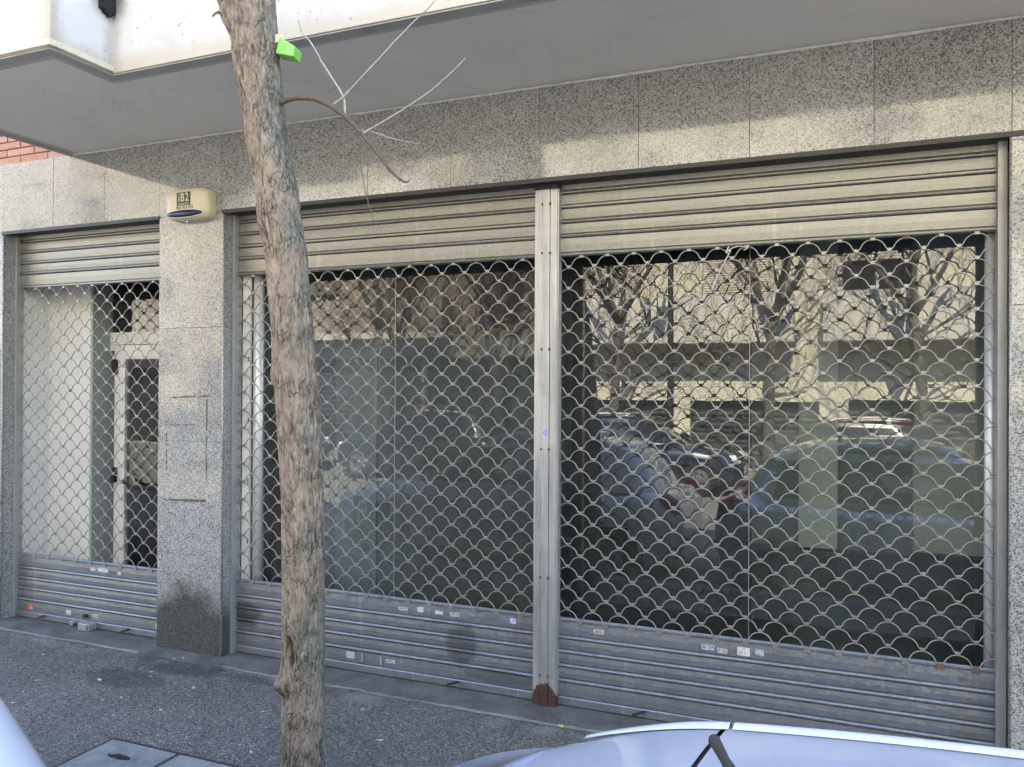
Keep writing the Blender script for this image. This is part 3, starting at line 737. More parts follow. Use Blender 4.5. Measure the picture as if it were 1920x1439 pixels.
# stickers left on the shutters
def sticker(x, z, w, h, mat, label, y=-.0036, torn=False, rot=0.0):
    n = 7; m = MB(); pts = []
    c = [(-w/2, -h/2), (w/2, -h/2), (w/2, h/2), (-w/2, h/2)]
    out = []
    for (ax, az), (bx, bz) in zip(c, c[1:]+c[:1]):
        for i in range(n):
            t = i/n; px, pz = ax+(bx-ax)*t, az+(bz-az)*t
            if torn:
                k = noise.noise(Vector((px*95+x*40, pz*110, 3))); px *= 1+.28*k; pz *= 1+.4*k
            out.append((px*math.cos(rot)-pz*math.sin(rot)+x, px*math.sin(rot)+pz*math.cos(rot)+z))
    m.prism([(a, q) for a, q in out], 1, y, y+.0009)
    return tag(m.obj('sticker', mat, None, (x, y, z)), label, 'sticker', 'stickers left on the shutters and the post')
for a in ((-5.196, .452, .055, .024, 'sticker_white', 'small torn white sticker, left of three on the narrow shutter', -.0036, True),
          (-5.095, .452, .105, .030, 'sticker_white', 'larger torn white sticker, middle of three on the narrow shutter', -.0036, True),
          (-4.930, .444, .034, .024, 'sticker_white', 'tiny torn white corner, right of three on the narrow shutter', -.0036, True),
          (-5.450, .098, .048, .036, 'sticker_white', 'small square white sticker low on the narrow shutter', -.0040, False),
          (-5.170, .104, .058, .026, 'sticker_print', 'small printed white sticker beside the round knob', -.0040, False),
          (-5.865, .095, .050, .042, 'sticker_red', 'small red sticker low on the narrow shutter', -.0040, False),
          (-4.545, .100, .050, .036, 'sticker_white', 'white sticker cut off by the granite pillar edge', -.0040, False),
          (-2.524, .446, .064, .021, 'sticker_print', 'white printed sticker leftmost in the row on the middle shutter', -.0036, False),
          (-2.402, .455, .042, .032, 'sticker_white', 'square white torn sticker second on the middle shutter', -.0036, True),
          (-2.272, .450, .052, .021, 'sticker_white', 'pale torn sticker third on the middle shutter', -.0036, True),
          (-2.163, .450, .062, .023, 'sticker_print', 'black and white printed sticker fourth on the middle shutter', -.0036, False),
          (-1.780, .456, .038, .029, 'sticker_violet', 'white and violet sticker on the middle shutter near the post', -.0036, False),
          (-2.614, .104, .064, .022, 'sticker_print', 'printed sticker low on the middle shutter beside brackets', -.0040, False),
          (-1.255, .455, .060, .024, 'sticker_print', 'white sticker with dark ends on the wide shutter near the post', -.0036, False),
          (-.647, .445, .066, .026, 'sticker_print', 'black and white sticker beside another in mid wide shutter', -.0036, False),
          (-.571, .436, .052, .027, 'sticker_print', 'striped black and white sticker next to the blank white one', -.0036, False),
          (-.461, .446, .066, .044, 'sticker_white', 'blank white rectangular sticker on the wide shutter', -.0036, False),
          (-.380, .452, .045, .030, 'sticker_grey', 'worn grey sticker trace right of the blank white one', -.0036, True),
          (-1.5665, 1.579, .026, .056, 'sticker_violet', 'small violet printed sticker on the steel post', -.0580, False)):
    sticker(*a)

# ------------------------------------------------------------------ alarm siren on the pillar
sx0, sx1, sz0, sz1 = -4.305, -3.915, 2.965, 3.185
cxs, czs = (sx0+sx1)/2, (sz0+sz1)/2
si = empty('alarm_siren', (cxs, GY, czs), 'cream alarm siren box with blue lens on the granite pillar', 'alarm')
def srect(w, h, n, k=20):
    out = []
    for i in range(4*k):
        a = 2*math.pi*i/(4*k); c, s_ = math.cos(a), math.sin(a)
        out.append((w*math.copysign(abs(c)**(2/n), c), h*math.copysign(abs(s_)**(2/n), s_)))
    return out
lay = [(.188, .104, 5.0, 0), (.190, .105, 5.0, -.012), (.190, .105, 4.8, -.05), (.184, .100, 4.4, -.072), (.168, .088, 4.0, -.086), (.12, .06, 3.6, -.0905)]
m = MB(); K = 80
for w, h, n_, y in lay:
    for px, pz in srect(w, h, n_):
        # the lower side bulges, the upper side is gently bowed
        bow = .005*(1-(px/.2)**2)*(1 if pz > 0 else -1)*(abs(pz)/.12)
        m.v.append((cxs+px, GY-.001+y, czs+pz+bow))
for j in range(len(lay)-1):
    for i in range(K): m.f.append((j*K+i, j*K+(i+1) % K, (j+1)*K+(i+1) % K, (j+1)*K+i))
m.f.append(tuple((len(lay)-1)*K+i for i in range(K)))
m.obj('case', 'siren_plastic', si, smooth=True, angle=50)
m = MB(); N = 36
for ry, k, y in ((1.0, 1.0, -.0780), (.96, .93, -.0900), (.7, .68, -.0975), (.3, .3, -.1005)):
    for i in range(N):
        a = 2*math.pi*i/N
        m.v.append((cxs-.008+.156*ry*math.cos(a), GY+y-.006, czs-.068+.025*k*math.sin(a)))
for j in range(3):
    for i in range(N): m.f.append((j*N+i, j*N+(i+1) % N, (j+1)*N+(i+1) % N, (j+1)*N+i))
m.f.append(tuple(3*N+i for i in range(N)))
m.obj('lens', 'siren_lens', si, smooth=True)
rim = [(cxs-.008+.159*math.cos(2*math.pi*i/N), GY-.091+.010*(abs(math.cos(2*math.pi*i/N))**4), czs-.068+.028*math.sin(2*math.pi*i/N)) for i in range(N+1)]
MB().tube(rim, .0045, 8, False).obj('lens_rim', 'siren_plastic', si, smooth=True)
FYS = GY-.0935
MB().box(cxs-.072, cxs+.048, FYS, FYS+.004, czs-.012, czs+.078).obj('logo_panel', 'siren_ink', si, bevel=.0008)
def text(body, x, z, size, mat, parent, y, sx=1.0, bold=0.0, align='CENTER', space=1.0):
    cu = bpy.data.curves.new('lettering', 'FONT'); cu.body = body; cu.size = size; cu.align_x = align; cu.align_y = 'CENTER'; cu.offset = bold; cu.extrude = .0002; cu.resolution_u = 3; cu.space_character = space
    tmp = bpy.data.objects.new('lettering_tmp', cu); C.objects.link(tmp)
    me = bpy.data.meshes.new_from_object(tmp.evaluated_get(bpy.context.evaluated_depsgraph_get())); bpy.data.objects.remove(tmp)
    for v in me.vertices: v.co = Vector((v.co.x*sx, -v.co.z, v.co.y))
    me.materials.clear(); me.materials.append(MAT[mat])
    return link(bpy.data.objects.new('lettering', me), parent, (x, y, z))
text('iB2', cxs-.012, czs+.040, .080, 'siren_print', si, FYS-.0008, .78, .0016, space=1.18)
text('SEGURETAT', cxs-.012, czs-.003, .017, 'siren_print', si, FYS-.0008, 1.0, .0002)
text('902 953 933', cxs-.002, czs-.027, .030, 'siren_ink', si, FYS+.0008, 1.0, .0004)
MB().tube([(cxs+.01, GY-.078, czs-.118), (cxs+.01, GY-.078, czs-.126)], .006, 8).obj('screw', 'chrome', si)

# ------------------------------------------------------------------ manhole covers and litter on the pavement
mc = empty('manhole_cover', (-3.03, -1.65, 0), 'pair of square iron manhole lids set in the pavement', 'manhole')
fr = MB(); Ya, Yb = -2.18, -1.315
for q in ((-3.485, -2.575, Yb-.016, Yb), (-3.485, -2.575, Ya, Ya+.016), (-3.485, -3.469, Ya+.0165, Yb-.0165), (-2.591, -2.575, Ya+.0165, Yb-.0165), (-3.036, -3.024, Ya+.0165, Yb-.0165)):
    fr.box(*q, -.02, .006)
fr.obj('frame', 'dark_metal', mc)
for x0, x1 in ((-3.463, -3.042), (-3.018, -2.597)):
    lid = MB().box(x0, x1, Ya+.022, Yb-.022, -.02, .0105).obj('lid', 'manhole_iron', mc, bevel=.003)
    w = (x1-x0)
    for i in (1, 2):
        MB().tube([(x0+w*i/3-.06, Ya+.03, .0105), (x0+w*i/3+.06, Yb-.03, .0105)], .003, 5).obj('groove', 'guide_metal', lid)
    for yy0 in (-1.60, -1.88): MB().box(x0+.01, x1-.01, yy0-.002, yy0+.002, .0108, .0125).obj('rib', 'guide_metal', lid)
    cxl = (x0+x1)/2
    hb = MB()
    ring = [(cxl-.02+.075*math.cos(a), -1.475+.022*math.sin(a)) for a in [2*math.pi*i/18 for i in range(18)]]
    hb.prism(ring, 2, .0108, .0125); hb.obj('handle_slot', 'black', lid)
    MB().tube([(cxl-.08, -1.478, .012), (cxl-.02, -1.470, .022), (cxl+.04, -1.482, .012)], .0045, 6).obj('handle', 'dark_metal', lid, smooth=True)
lv = [(-4.259, -.745), (-3.728, -1.109), (-4.069, -.512), (-4.125, -.274), (-4.066, -.249), (-4.008, -.579), (-3.544, -.951), (-3.145, -1.163), (-2.718, -1.168), (-4.038, -1.421), (-5.202, -.06), (-3.62, -.62), (-4.6, -.9), (-3.0, -.75), (-2.2, -.8), (-5.0, -.55), (-3.3, -1.2), (-2.5, -.5), (-4.4, -1.2), (-3.9, -.9)]
for i, (x, y) in enumerate(lv):
    a = random.uniform(0, 6.28); L = random.uniform(.010, .021) if i else .026; W = L*random.uniform(.25, .45)
    m = MB(); P = []
    for k in range(8):
        t = 2*math.pi*k/8; lx, ly = L*math.cos(t), W*math.sin(t)*(1-.3*math.cos(t))
        P.append((x+lx*math.cos(a)-ly*math.sin(a), y+lx*math.sin(a)+ly*math.cos(a)))
    zb = .0085 if y > -.27 else .0025
    m.v = [(px, py, zb+.004*abs(math.sin(k*.8+i))) for k, (px, py) in enumerate(P)] + [(x, y, zb+.0045)]
    m.f = [(k, (k+1) % 8, 8) for k in range(8)]
    tag(m.obj('fallen_leaf', 'leaf_pale', None, (x, y, zb)), 'tiny dry pale leaf lying on the dark pavement', 'leaf', 'dry leaves on the pavement')
m = MB(); m.v = [(-1.389+.022*math.cos(t), -.285+.013*math.sin(t), .012+.005*math.sin(2*t)) for t in [2*math.pi*k/9 for k in range(9)]] + [(-1.389, -.285, .018)]
m.f = [(k, (k+1) % 9, 9) for k in range(9)]
tag(m.obj('fallen_leaf', 'leaf_yellow', None, (-1.389, -.285, .012)), 'yellow leaf on the threshold in front of the post', 'leaf')

# ------------------------------------------------------------------ the street tree in front
TY = -1.77
tr = empty('street_tree', (-1.96, TY, 0), 'leaning bare street tree with rough bark in front of the middle shutter', 'tree')
AX = [(-.3, -1.955, .125), (0.0, -1.957, .118), (.15, -1.959, .108), (.33, -1.959, .103), (.62, -1.960, .101), (.94, -1.960, .100), (1.34, -1.968, .100), (1.68, -1.988, .102), (2.02, -2.020, .101), (2.32, -2.051, .100), (2.58, -2.097, .103), (2.89, -2.166, .100), (3.20, -2.215, .112), (3.43, -2.243, .118), (3.8, -2.29, .12), (4.3, -2.33, .11)]
def axis(z):
    for (a, xa, ra), (c, xc, rc) in zip(AX[:-1], AX[1:]):
        if z <= c:
            t = (z-a)/(c-a); t2 = t*t*(3-2*t)*.5+t*.5
            return xa+(xc-xa)*t2, ra+(rc-ra)*t2
    return AX[-1][1], AX[-1][2]
NS, NZ = 120, 620
m = MB(); fur = []
KN = [(.83, 4.55, .045, -.026, 0), (.78, 4.75, .03, -.018, 0), (.90, 4.4, .06, .010, 0), (.66, 3.75, .055, .030, 0), (.61, 3.95, .038, -.034, 0), (.64, 4.45, .03, -.014, 0), (1.60, 5.75, .026, .012, 0), (1.585, 5.72, .012, -.014, 0), (1.88, 3.62, .05, .014, 0), (2.06, 4.9, .035, .008, 0), (2.05, 5.6, .03, .007, 0), (3.36, 3.5, .08, .035, 0), (2.50, 4.0, .05, .008, 0)]
for j in range(NZ+1):
    z = -.3+4.6*j/NZ; ax, ra = axis(z)
    for i in range(NS):
        th_ = 2*math.pi*i/NS; c, s_ = math.cos(th_), math.sin(th_)
        p = Vector((c*3.0, s_*3.0, z*1.05)); 
        warp = noise.noise(Vector((c*1.6, s_*1.6, z*1.7)))*.9
        a1 = noise.noise(Vector((c*4.2+warp, s_*4.2+warp, z*3.0)))
        a2 = noise.noise(Vector((c*9.5+warp*1.5, s_*9.5, z*13+5)))
        a3 = noise.noise(Vector((c*17, s_*17, z*40+9))); a4 = noise.noise(Vector((c*30, s_*30, z*90)))
        rid = 1-abs(a2)*2.6; crack = max(0.0, rid-.45)*(0.5+.9*max(0, a1+.35))
        r = ra*.825*(1+.045*noise.noise(Vector((c*.9, s_*.9, z*1.2)))) + .0035*a1 + .0030*a3 + .0016*a4 - .0120*min(crack, 1.0)
        f = min(1.0, crack*1.25+max(0, -a3)*.25)
        for kz, ka, rad_, amp, dk in KN:
            da = (th_-ka-math.pi*0+math.pi) % (2*math.pi)-math.pi
            q = ((z-kz)/rad_)**2+(da*ra/(rad_*.75))**2
            if q < 4:
                e = math.exp(-q*1.4); r += amp*e
                if amp < 0: f = min(1, f+e*1.1)
        m.v.append((ax+r*c, TY+r*s_, z)); fur.append(f)
for j in range(NZ):
    for i in range(NS):
        i2 = (i+1) % NS; m.f.append((j*NS+i, j*NS+i2, (j+1)*NS+i2, (j+1)*NS+i))
trunk = m.obj('trunk', 'bark', tr, smooth=True)
at = trunk.data.attributes.new('furrow', 'FLOAT', 'POINT'); at.data.foreach_set('value', fur)
# loose bark flakes along the silhouette
def sm_path(pts, n=6):
    P = [Vector(p) for p in pts]; out = []
    P = [P[0]*2-P[1]]+P+[P[-1]*2-P[-2]]
    for i in range(1, len(P)-2):
        for k in range(n):
            t = k/n; a, b_, c, d = P[i-1], P[i], P[i+1], P[i+2]
            out.append(.5*((2*b_)+(c-a)*t+(2*a-5*b_+4*c-d)*t*t+(3*b_-a-3*c+d)*t**3))
    out.append(P[-2]); return out
def twig(name, pts, r0_, r1_, mat, parent, ys=(0, 0), knots=True):
    n = len(pts); P3 = [(x, TY+ys[0]+(ys[1]-ys[0])*i/(n-1), z) for i, (x, z) in enumerate(pts)]
    P3 = sm_path(P3, 6); k = len(P3)
    rad = [(r0_+(r1_-r0_)*i/(k-1))*(1+(.28 if knots and i % 7 == 3 else 0)+.1*noise.noise(Vector((i*.7, r0_*99, 0)))) for i in range(k)]
    P3 = [p+Vector((noise.noise(Vector((i*.5, 1, r0_*50))), noise.noise(Vector((i*.5, 4, 0))), noise.noise(Vector((i*.5, 9, r1_*70)))))*.0022 for i, p in enumerate(P3)]
    return MB().tube(P3, rad, 8).obj(name, mat, parent, smooth=True)
b1 = twig('branch', [(-2.17, 2.955), (-2.085, 2.993), (-2.014, 3.002), (-1.924, 2.981), (-1.836, 2.93), (-1.762, 2.858), (-1.689, 2.773), (-1.624, 2.689), (-1.593, 2.655), (-1.563, 2.636), (-1.551, 2.645)], .0145, .0030, 'twig_bark', tr, (0, .10), False)
twig('twig', [(-1.876, 2.954), (-1.819, 2.98), (-1.775, 3.011), (-1.655, 3.101), (-1.516, 3.207), (-1.448, 3.25), (-1.40, 3.283)], .0042, .0022, 'twig_pale', b1, (.04, .02))
twig('twig', [(-1.814, 2.904), (-1.817, 2.98), (-1.844, 3.032), (-1.9, 3.117), (-1.952, 3.206), (-1.996, 3.26), (-2.004, 3.304)], .0045, .0024, 'twig_pale', b1, (.05, .0))
twig('twig', [(-1.737, 2.831), (-1.665, 2.863), (-1.56, 2.909), (-1.446, 2.966), (-1.357, 3.029), (-1.303, 3.076)], .0036, .0018, 'twig_pale', b1, (.05, .08))
twig('twig', [(-1.762, 2.85), (-1.677, 2.832), (-1.606, 2.805), (-1.513, 2.782)], .0022, .0010, 'twig_pale', b1, (.05, .1))
twig('twig', [(-1.744, 2.811), (-1.741, 2.738), (-1.724, 2.643), (-1.699, 2.559), (-1.67, 2.485), (-1.631, 2.441)], .0020, .0011, 'twig_bark', b1, (.05, .03))
twig('twig', [(-1.72, 3.055), (-1.708, 3.04)], .001, .0007, 'twig_bark', b1, (.03, .03)); twig('twig', [(-1.655, 3.101), (-1.648, 3.075)], .0012, .0007, 'twig_bark', b1, (.03, .03))
twig('twig', [(-1.84, 3.028), (-1.87, 3.022), (-1.90, 3.010)], .0011, .0006, 'twig_bark', b1, (.04, .04))
twig('branch', [(-2.29, 3.30), (-2.335, 3.365), (-2.375, 3.43), (-2.40, 3.50), (-2.44, 3.7), (-2.52, 4.1)], .022, .012, 'bark', tr, (0, -.05))
twig('twig', [(-2.335, 3.368), (-2.362, 3.362), (-2.372, 3.345)], .007, .003, 'bark', tr, (-.06, -.08))
# crown above the frame
def bare_tree(parent, base, dirv, rad, length, depth, rnd, mb, mbt=None):
    P = [Vector(base)]; d = Vector(dirv).normalized(); n = 5; rr = [rad]
    for i in range(n):
        d = (d+Vector((rnd.uniform(-.16, .16), rnd.uniform(-.16, .16), rnd.uniform(-.05, .12)))).normalized()
        P.append(P[-1]+d*length/n); rr.append(rad*(1-.42*(i+1)/n))
    (mb if depth > 2 or mbt is None else mbt).tube(P, rr, 6 if depth > 2 else 3, depth > 2)
    if depth <= 0: return
    for k in range(3 if depth > 1 else 4):
        t = rnd.uniform(.45, 1.0) if k else 1.0; i = min(n, int(t*n)); a = rnd.uniform(0, 6.28)
        side = Vector((math.cos(a), math.sin(a), rnd.uniform(.1, .7)))
        bare_tree(parent, P[i], d*.8+side*.75, max(rr[i]*rnd.uniform(.5, .72), .004), length*rnd.uniform(.6, .82), depth-1, rnd, mb, mbt)
rnd = random.Random(3)
limb = MB(); tw = MB()
for dv in ((-.5, -.2, 1), (.6, .1, 1), (.1, -.5, 1.2)): bare_tree(tr, (-2.33, TY, 4.24), dv, .075, 1.9, 4, rnd, limb, tw)
limb.obj('limbs', 'bark', tr, smooth=True); tag(tw.obj('crown', 'twig_bark', tr), kind='stuff')

# green folded card box caught on the trunk
gy0, gy1 = TY-.005, TY+.05
F4 = [(-2.094, 3.250), (-2.018, 3.200), (-2.026, 3.160), (-2.113, 3.186)]
B4 = [(x-.006, z-.006) for x, z in F4]
m = MB(); m.v = [(x, gy0, z) for x, z in F4]+[(x, gy1, z) for x, z in B4]
m.f = [(0, 1, 2, 3), (7, 6, 5, 4), (0, 4, 5, 1), (1, 5, 6, 2), (2, 6, 7, 3), (3, 7, 4, 0)]
g = tag(m.obj('green_box', 'green_card', None, (-2.06, gy0, 3.2), bevel=.003), 'small bright green card box stuck behind the upper trunk', 'box')
MB().box(-2.056, -2.048, gy0-.0008, gy0+.001, 3.193, 3.204).obj('print', 'white_line', g)
MB().box(-2.062, -2.040, gy0-.0008, gy0+.001, 3.184, 3.186).obj('print', 'white_line', g)
MB().box(-2.125, -2.088, gy0+.012, gy0+.016, 3.235, 3.268).obj('tape', 'siren_print', g)

# ------------------------------------------------------------------ cars
def car(label, paint_, loc, rotz, H=1.47, panel=False, group='cars parked along the street'):
    root = empty('parked_car', loc, label, 'car', group); root.rotation_euler.z = rotz
    def put(mb, name, mat, par=root, smooth=True, angle=45):
        me = mb.mesh(name, mat, smooth, 0, angle, name in ('pillars', 'windscreen', 'rear_window', 'side_window')); o = bpy.data.objects.new(name, me); C.objects.link(o); o.parent = par; return o
    def lerp(K, x):
        if x <= K[0][0]: return K[0][1]
        for (a, p), (c, q) in zip(K[:-1], K[1:]):
            if x <= c:
                t = (x-a)/(c-a); t = t*t*(3-2*t); return p+(q-p)*t
        return K[-1][1]
    top = [(-2.0, .80), (-1.9, .92), (-1.6, .97), (.75, .94), (1.1, .93), (1.6, .86), (1.86, .76), (2.0, .60)]
    wid = [(-2.0, .62), (-1.9, .76), (-1.6, .83), (-.8, .86), (.9, .86), (1.5, .83), (1.8, .74), (1.93, .60), (2.0, .42)]
    low = [(-2.0, .40), (-1.9, .26), (-1.5, .22), (1.5, .22), (1.9, .24), (2.0, .36)]
    X = [-2.0, -1.98, -1.94]+[-1.9+.05*i for i in range(77)]+[1.95, 1.98, 2.0]
    X = sorted(set(round(x, 3) for x in X))
    ring = [(.0, 1.0), (.35, .995), (.62, .98), (.80, .95), (.90, .90), (.955, .82), (.985, .70), (1.0, .52), (.995, .36), (.975, .2), (.94, .08), (.88, 0), (.5, -.02), (0, -.02)]
    ring = [p for p in ring]+[(-a, b_) for a, b_ in ring[-2:0:-1]]; n = len(ring)
    m = MB(); wheels = [(-1.25, .31), (1.25, .31)]
    for x in X:
        t, w, l = lerp(top, x), lerp(wid, x), lerp(low, x)
        for a, q in ring: m.v.append((x, a*w, l+(t-l)*q))
    for j in range(len(X)-1):
        for i in range(n):
            i2 = (i+1) % n; ids = (j*n+i, j*n+i2, (j+1)*n+i2, (j+1)*n+i)
            cxx = sum(m.v[k][0] for k in ids)/4; cyy = sum(m.v[k][1] for k in ids)/4; czz = sum(m.v[k][2] for k in ids)/4
            if abs(cyy) > .5 and any(math.hypot(cxx-wx, czz-wz) < .36 for wx, wz in wheels): continue
            m.f.append(ids)
    m.f.append(tuple(range(n))); m.f.append(tuple((len(X)-1)*n+i for i in range(n))[::-1])
    body = put(m, 'body', paint_)
    a = MB()
    for wx, wz in wheels:
        for s_ in (-1, 1): a.box(wx-.40, wx+.40, s_*.52 if s_ > 0 else -.80, .80 if s_ > 0 else -.52, .23, .74)
    put(a, 'wheel_arch', 'black', body, False)
    # glasshouse: loops from belt line to roof rail
    zb, zr = .93, H-.085
    lv = [0, .06, .3, .6, .86, .93, 1.0]
    def loop(t):
        z = zb+(zr-zb)*t; xf = .98-.78*t-.06*t*t; xr = -1.80+.26*t+.05*t*t; w = .775-.155*t-.03*t*t
        out = []
        for i in range(64):
            an = 2*math.pi*i/64; c, s_ = math.cos(an), math.sin(an)
            ex = 2/4.5
            px = (xf+xr)/2+(xf-xr)/2*math.copysign(abs(c)**ex, c); py = w*math.copysign(abs(s_)**ex, s_)
            out.append((px, py, z))
        return out
    cab = MB(); gls = {'windscreen': MB(), 'rear_window': MB(), 'side_window': MB()}
    LP = [loop(t) for t in lv]
    for j in range(len(lv)-1):
        for i in range(64):
            i2 = (i+1) % 64; q = [LP[j][i], LP[j][i2], LP[j+1][i2], LP[j+1][i]]
            cxx = sum(p[0] for p in q)/4; cyy = sum(p[1] for p in q)/4
            key = None
            if 1 <= j <= 3:
                side = abs(cyy) > .50 and -1.45 < cxx < .62
                if side and not (-.42 < cxx < -.30): key = 'side_window'
                elif cxx > .2 and abs(cyy) < .60: key = 'windscreen'
                elif cxx < -1.4 and abs(cyy) < .56: key = 'rear_window'
            if panel and (key == 'rear_window' or cxx < -.3): key = None
            (gls[key] if key else cab).poly(q)
    put(cab, 'pillars', paint_)
    for k, g_ in gls.items():
        if g_.f: put(g_, k, 'car_glass')
    # roof skin: crowned, with rounded rails, split from the tailgate by a dark gap
    top_l = loop(1.0); xf = max(p[0] for p in top_l); xr = min(p[0] for p in top_l); w = max(p[1] for p in top_l)
    def roof(x0, x1, nx):
        m = MB(); ny = 64
        for i in range(nx+1):
            xb = x0+(x1-x0)*i/nx; fg = 1-min(1, min(abs(xb-x0), abs(xb-x1))/.5) if (abs(x0+1.046) < .01 and i < nx/2) or (abs(x1+1.054) < .01 and i > nx/2) else 0
            for k in range(ny+1):
                v = -1+2*k/ny; v = math.copysign(1-(1-abs(v))**1.5, v); x = xb-.055*(1-v*v)*fg
                ux = (x-(xf+xr)/2)/((xf-xr)/2+.02); wloc = (w+.012)*(max(0.0, 1-abs(ux)**4.5))**(1/4.5)
                if ux < 0: wloc = max(wloc, (w-.02)*min(1, (1-(abs(ux))**6)+.55))
                e = x+1.05
                z = H - .014*v*v - .060*abs(v)**40 +  (.09*e-.07*e*e if e > 0 else .121*e-.449*e*e)
                d2 = max(0.0, x-(xf-.35))/.35; z -= .035*d2*d2
                m.v.append((x, v*wloc, z))
        for i in range(nx):
            for k in range(ny):
                b0 = i*(ny+1)+k; m.f.append((b0, b0+1, b0+ny+2, b0+ny+1))
        return m
    put(roof(-1.046, xf, 30), 'roof', paint_, root, True, None)
    sp = put(roof(-1.56, -1.054, 26), 'tailgate_spoiler', paint_, root, True, None)
    for sd in (-1, 1):  # white strips painted in for the bright reflection along the roof edges
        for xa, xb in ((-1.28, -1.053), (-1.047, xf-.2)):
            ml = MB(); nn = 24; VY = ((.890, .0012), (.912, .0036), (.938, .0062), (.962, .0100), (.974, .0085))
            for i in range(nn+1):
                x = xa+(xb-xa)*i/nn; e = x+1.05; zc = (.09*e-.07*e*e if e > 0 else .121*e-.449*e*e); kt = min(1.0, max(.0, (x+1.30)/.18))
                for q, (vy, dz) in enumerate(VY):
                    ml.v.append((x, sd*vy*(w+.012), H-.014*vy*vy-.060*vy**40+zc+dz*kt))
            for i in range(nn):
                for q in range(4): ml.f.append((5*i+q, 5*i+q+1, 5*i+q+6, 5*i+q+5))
            if not panel: put(ml, 'roof_edge_glint', 'white_paint')
    g_ = MB(); ny = 30
    for k in range(ny+1):
        v = -1+2*k/ny; z = H-.014*v*v-.060*abs(v)**40-.009
        g_.v += [(-1.075-.055*(1-v*v), v*(w+.004), z), (-1.025-.055*(1-v*v), v*(w+.004), z)]
    for k in range(ny): g_.f.append((2*k, 2*k+1, 2*k+3, 2*k+2))
    put(g_, 'roof_seal', 'black')
    an = put(MB().tube([(-.86, 0, H-.01), (-.885, 0, H+.02), (-.91, 0, H+.05), (-.985, 0, H+.175), (-.99, 0, H+.183), (-1.0, 0, H+.2), (-1.0012, 0, H+.2027)], [.020, .012, .0064, .0054, .0044, .0054, .0030], 12), 'antenna', 'rubber')
    for sd in (-1, 1):
        put(MB().tube([(.68, sd*.80, .98), (.70, sd*.90, 1.02), (.66, sd*.96, 1.03)], [.03, .07, .05], 10), 'mirror', paint_)
        for hx in (-.55, .42): put(MB().box(hx-.07, hx+.07, sd*.855-.012, sd*.855+.012, .80, .825), 'door_handle', paint_, root, False)
        hl = MB().tube([(1.70, sd*.60, .70), (1.86, sd*.585, .67), (1.925, sd*.52, .645)], [.05, .10, .06], 12); put(hl, 'headlight', 'lamp_clear')
        tl = MB().tube([(-1.80, sd*.70, .92), (-1.90, sd*.68, .85), (-1.93, sd*.66, .74)], [.05, .075, .05], 12); put(tl, 'tail_light', 'lamp_red')
        for wx in (-1.25, 1.25):
            prof = [(.20, .66), (.29, .655), (.31, .69), (.312, .78), (.30, .83), (.27, .845), (.205, .84)]
            m = MB(); K = 32
            for r_1, yq in prof:
                for i in range(K):
                    an_ = 2*math.pi*i/K; m.v.append((wx+r_1*math.cos(an_), sd*yq, .31+r_1*math.sin(an_)))
            for j in range(len(prof)-1):
                for i in range(K): m.f.append((j*K+i, j*K+(i+1) % K, (j+1)*K+(i+1) % K, (j+1)*K+i))
            wh = put(m, 'wheel', 'rubber')
            rm = MB(); 
            for i in range(K):
                an_ = 2*math.pi*i/K
                rm.v += [(wx+.205*math.cos(an_), sd*.835, .31+.205*math.sin(an_)), (wx+(.15 if i % 6 < 3 else .10)*math.cos(an_), sd*(.825 if i % 6 < 3 else .79), .31+(.15 if i % 6 < 3 else .10)*math.sin(an_)), (wx+.04*math.cos(an_), sd*.835, .31+.04*math.sin(an_))]
            for i in range(K):
                i2 = (i+1) % K
                rm.f += [(3*i, 3*i2, 3*i2+1, 3*i+1), (3*i+1, 3*i2+1, 3*i2+2, 3*i+2)]
            rm.f.append(tuple(3*i+2 for i in range(K)))
            put(rm, 'rim', 'chrome', wh, False)
    put(MB().box(-1.99, -1.985, -.26, .26, .52, .63), 'number_plate', 'line_paint', root, False); put(MB().box(2.0, 2.006, -.26, .26, .42, .53), 'number_plate', 'line_paint', root, False)
    gr = MB(); gr.box(1.965, 1.999, -.36, .36, .55, .60); put(gr, 'grille', 'black', root, False)
    return root
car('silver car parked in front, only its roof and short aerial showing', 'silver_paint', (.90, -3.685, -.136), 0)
car('white car at the edge of the picture, only a rounded corner showing', 'white_paint', (-3.395, -3.62, -.13), math.pi, panel=True)
for i, (x, pm, rz_, lab) in enumerate(((-13.2, 'grey_paint', 0, 'dark grey car across the street, first in the row'), (-8.3, 'black_paint', math.pi, 'black car parked across the street'), (-3.6, 'blue_paint', 0, 'dark blue car across the street facing the black one'), (1.1, 'maroon_paint', 0, 'maroon car parked across the street'), (5.8, 'grey_paint', math.pi, 'grey car parked across the street, end of the row'))):
    car(lab, pm, (x, -10.65, -.13), rz_)

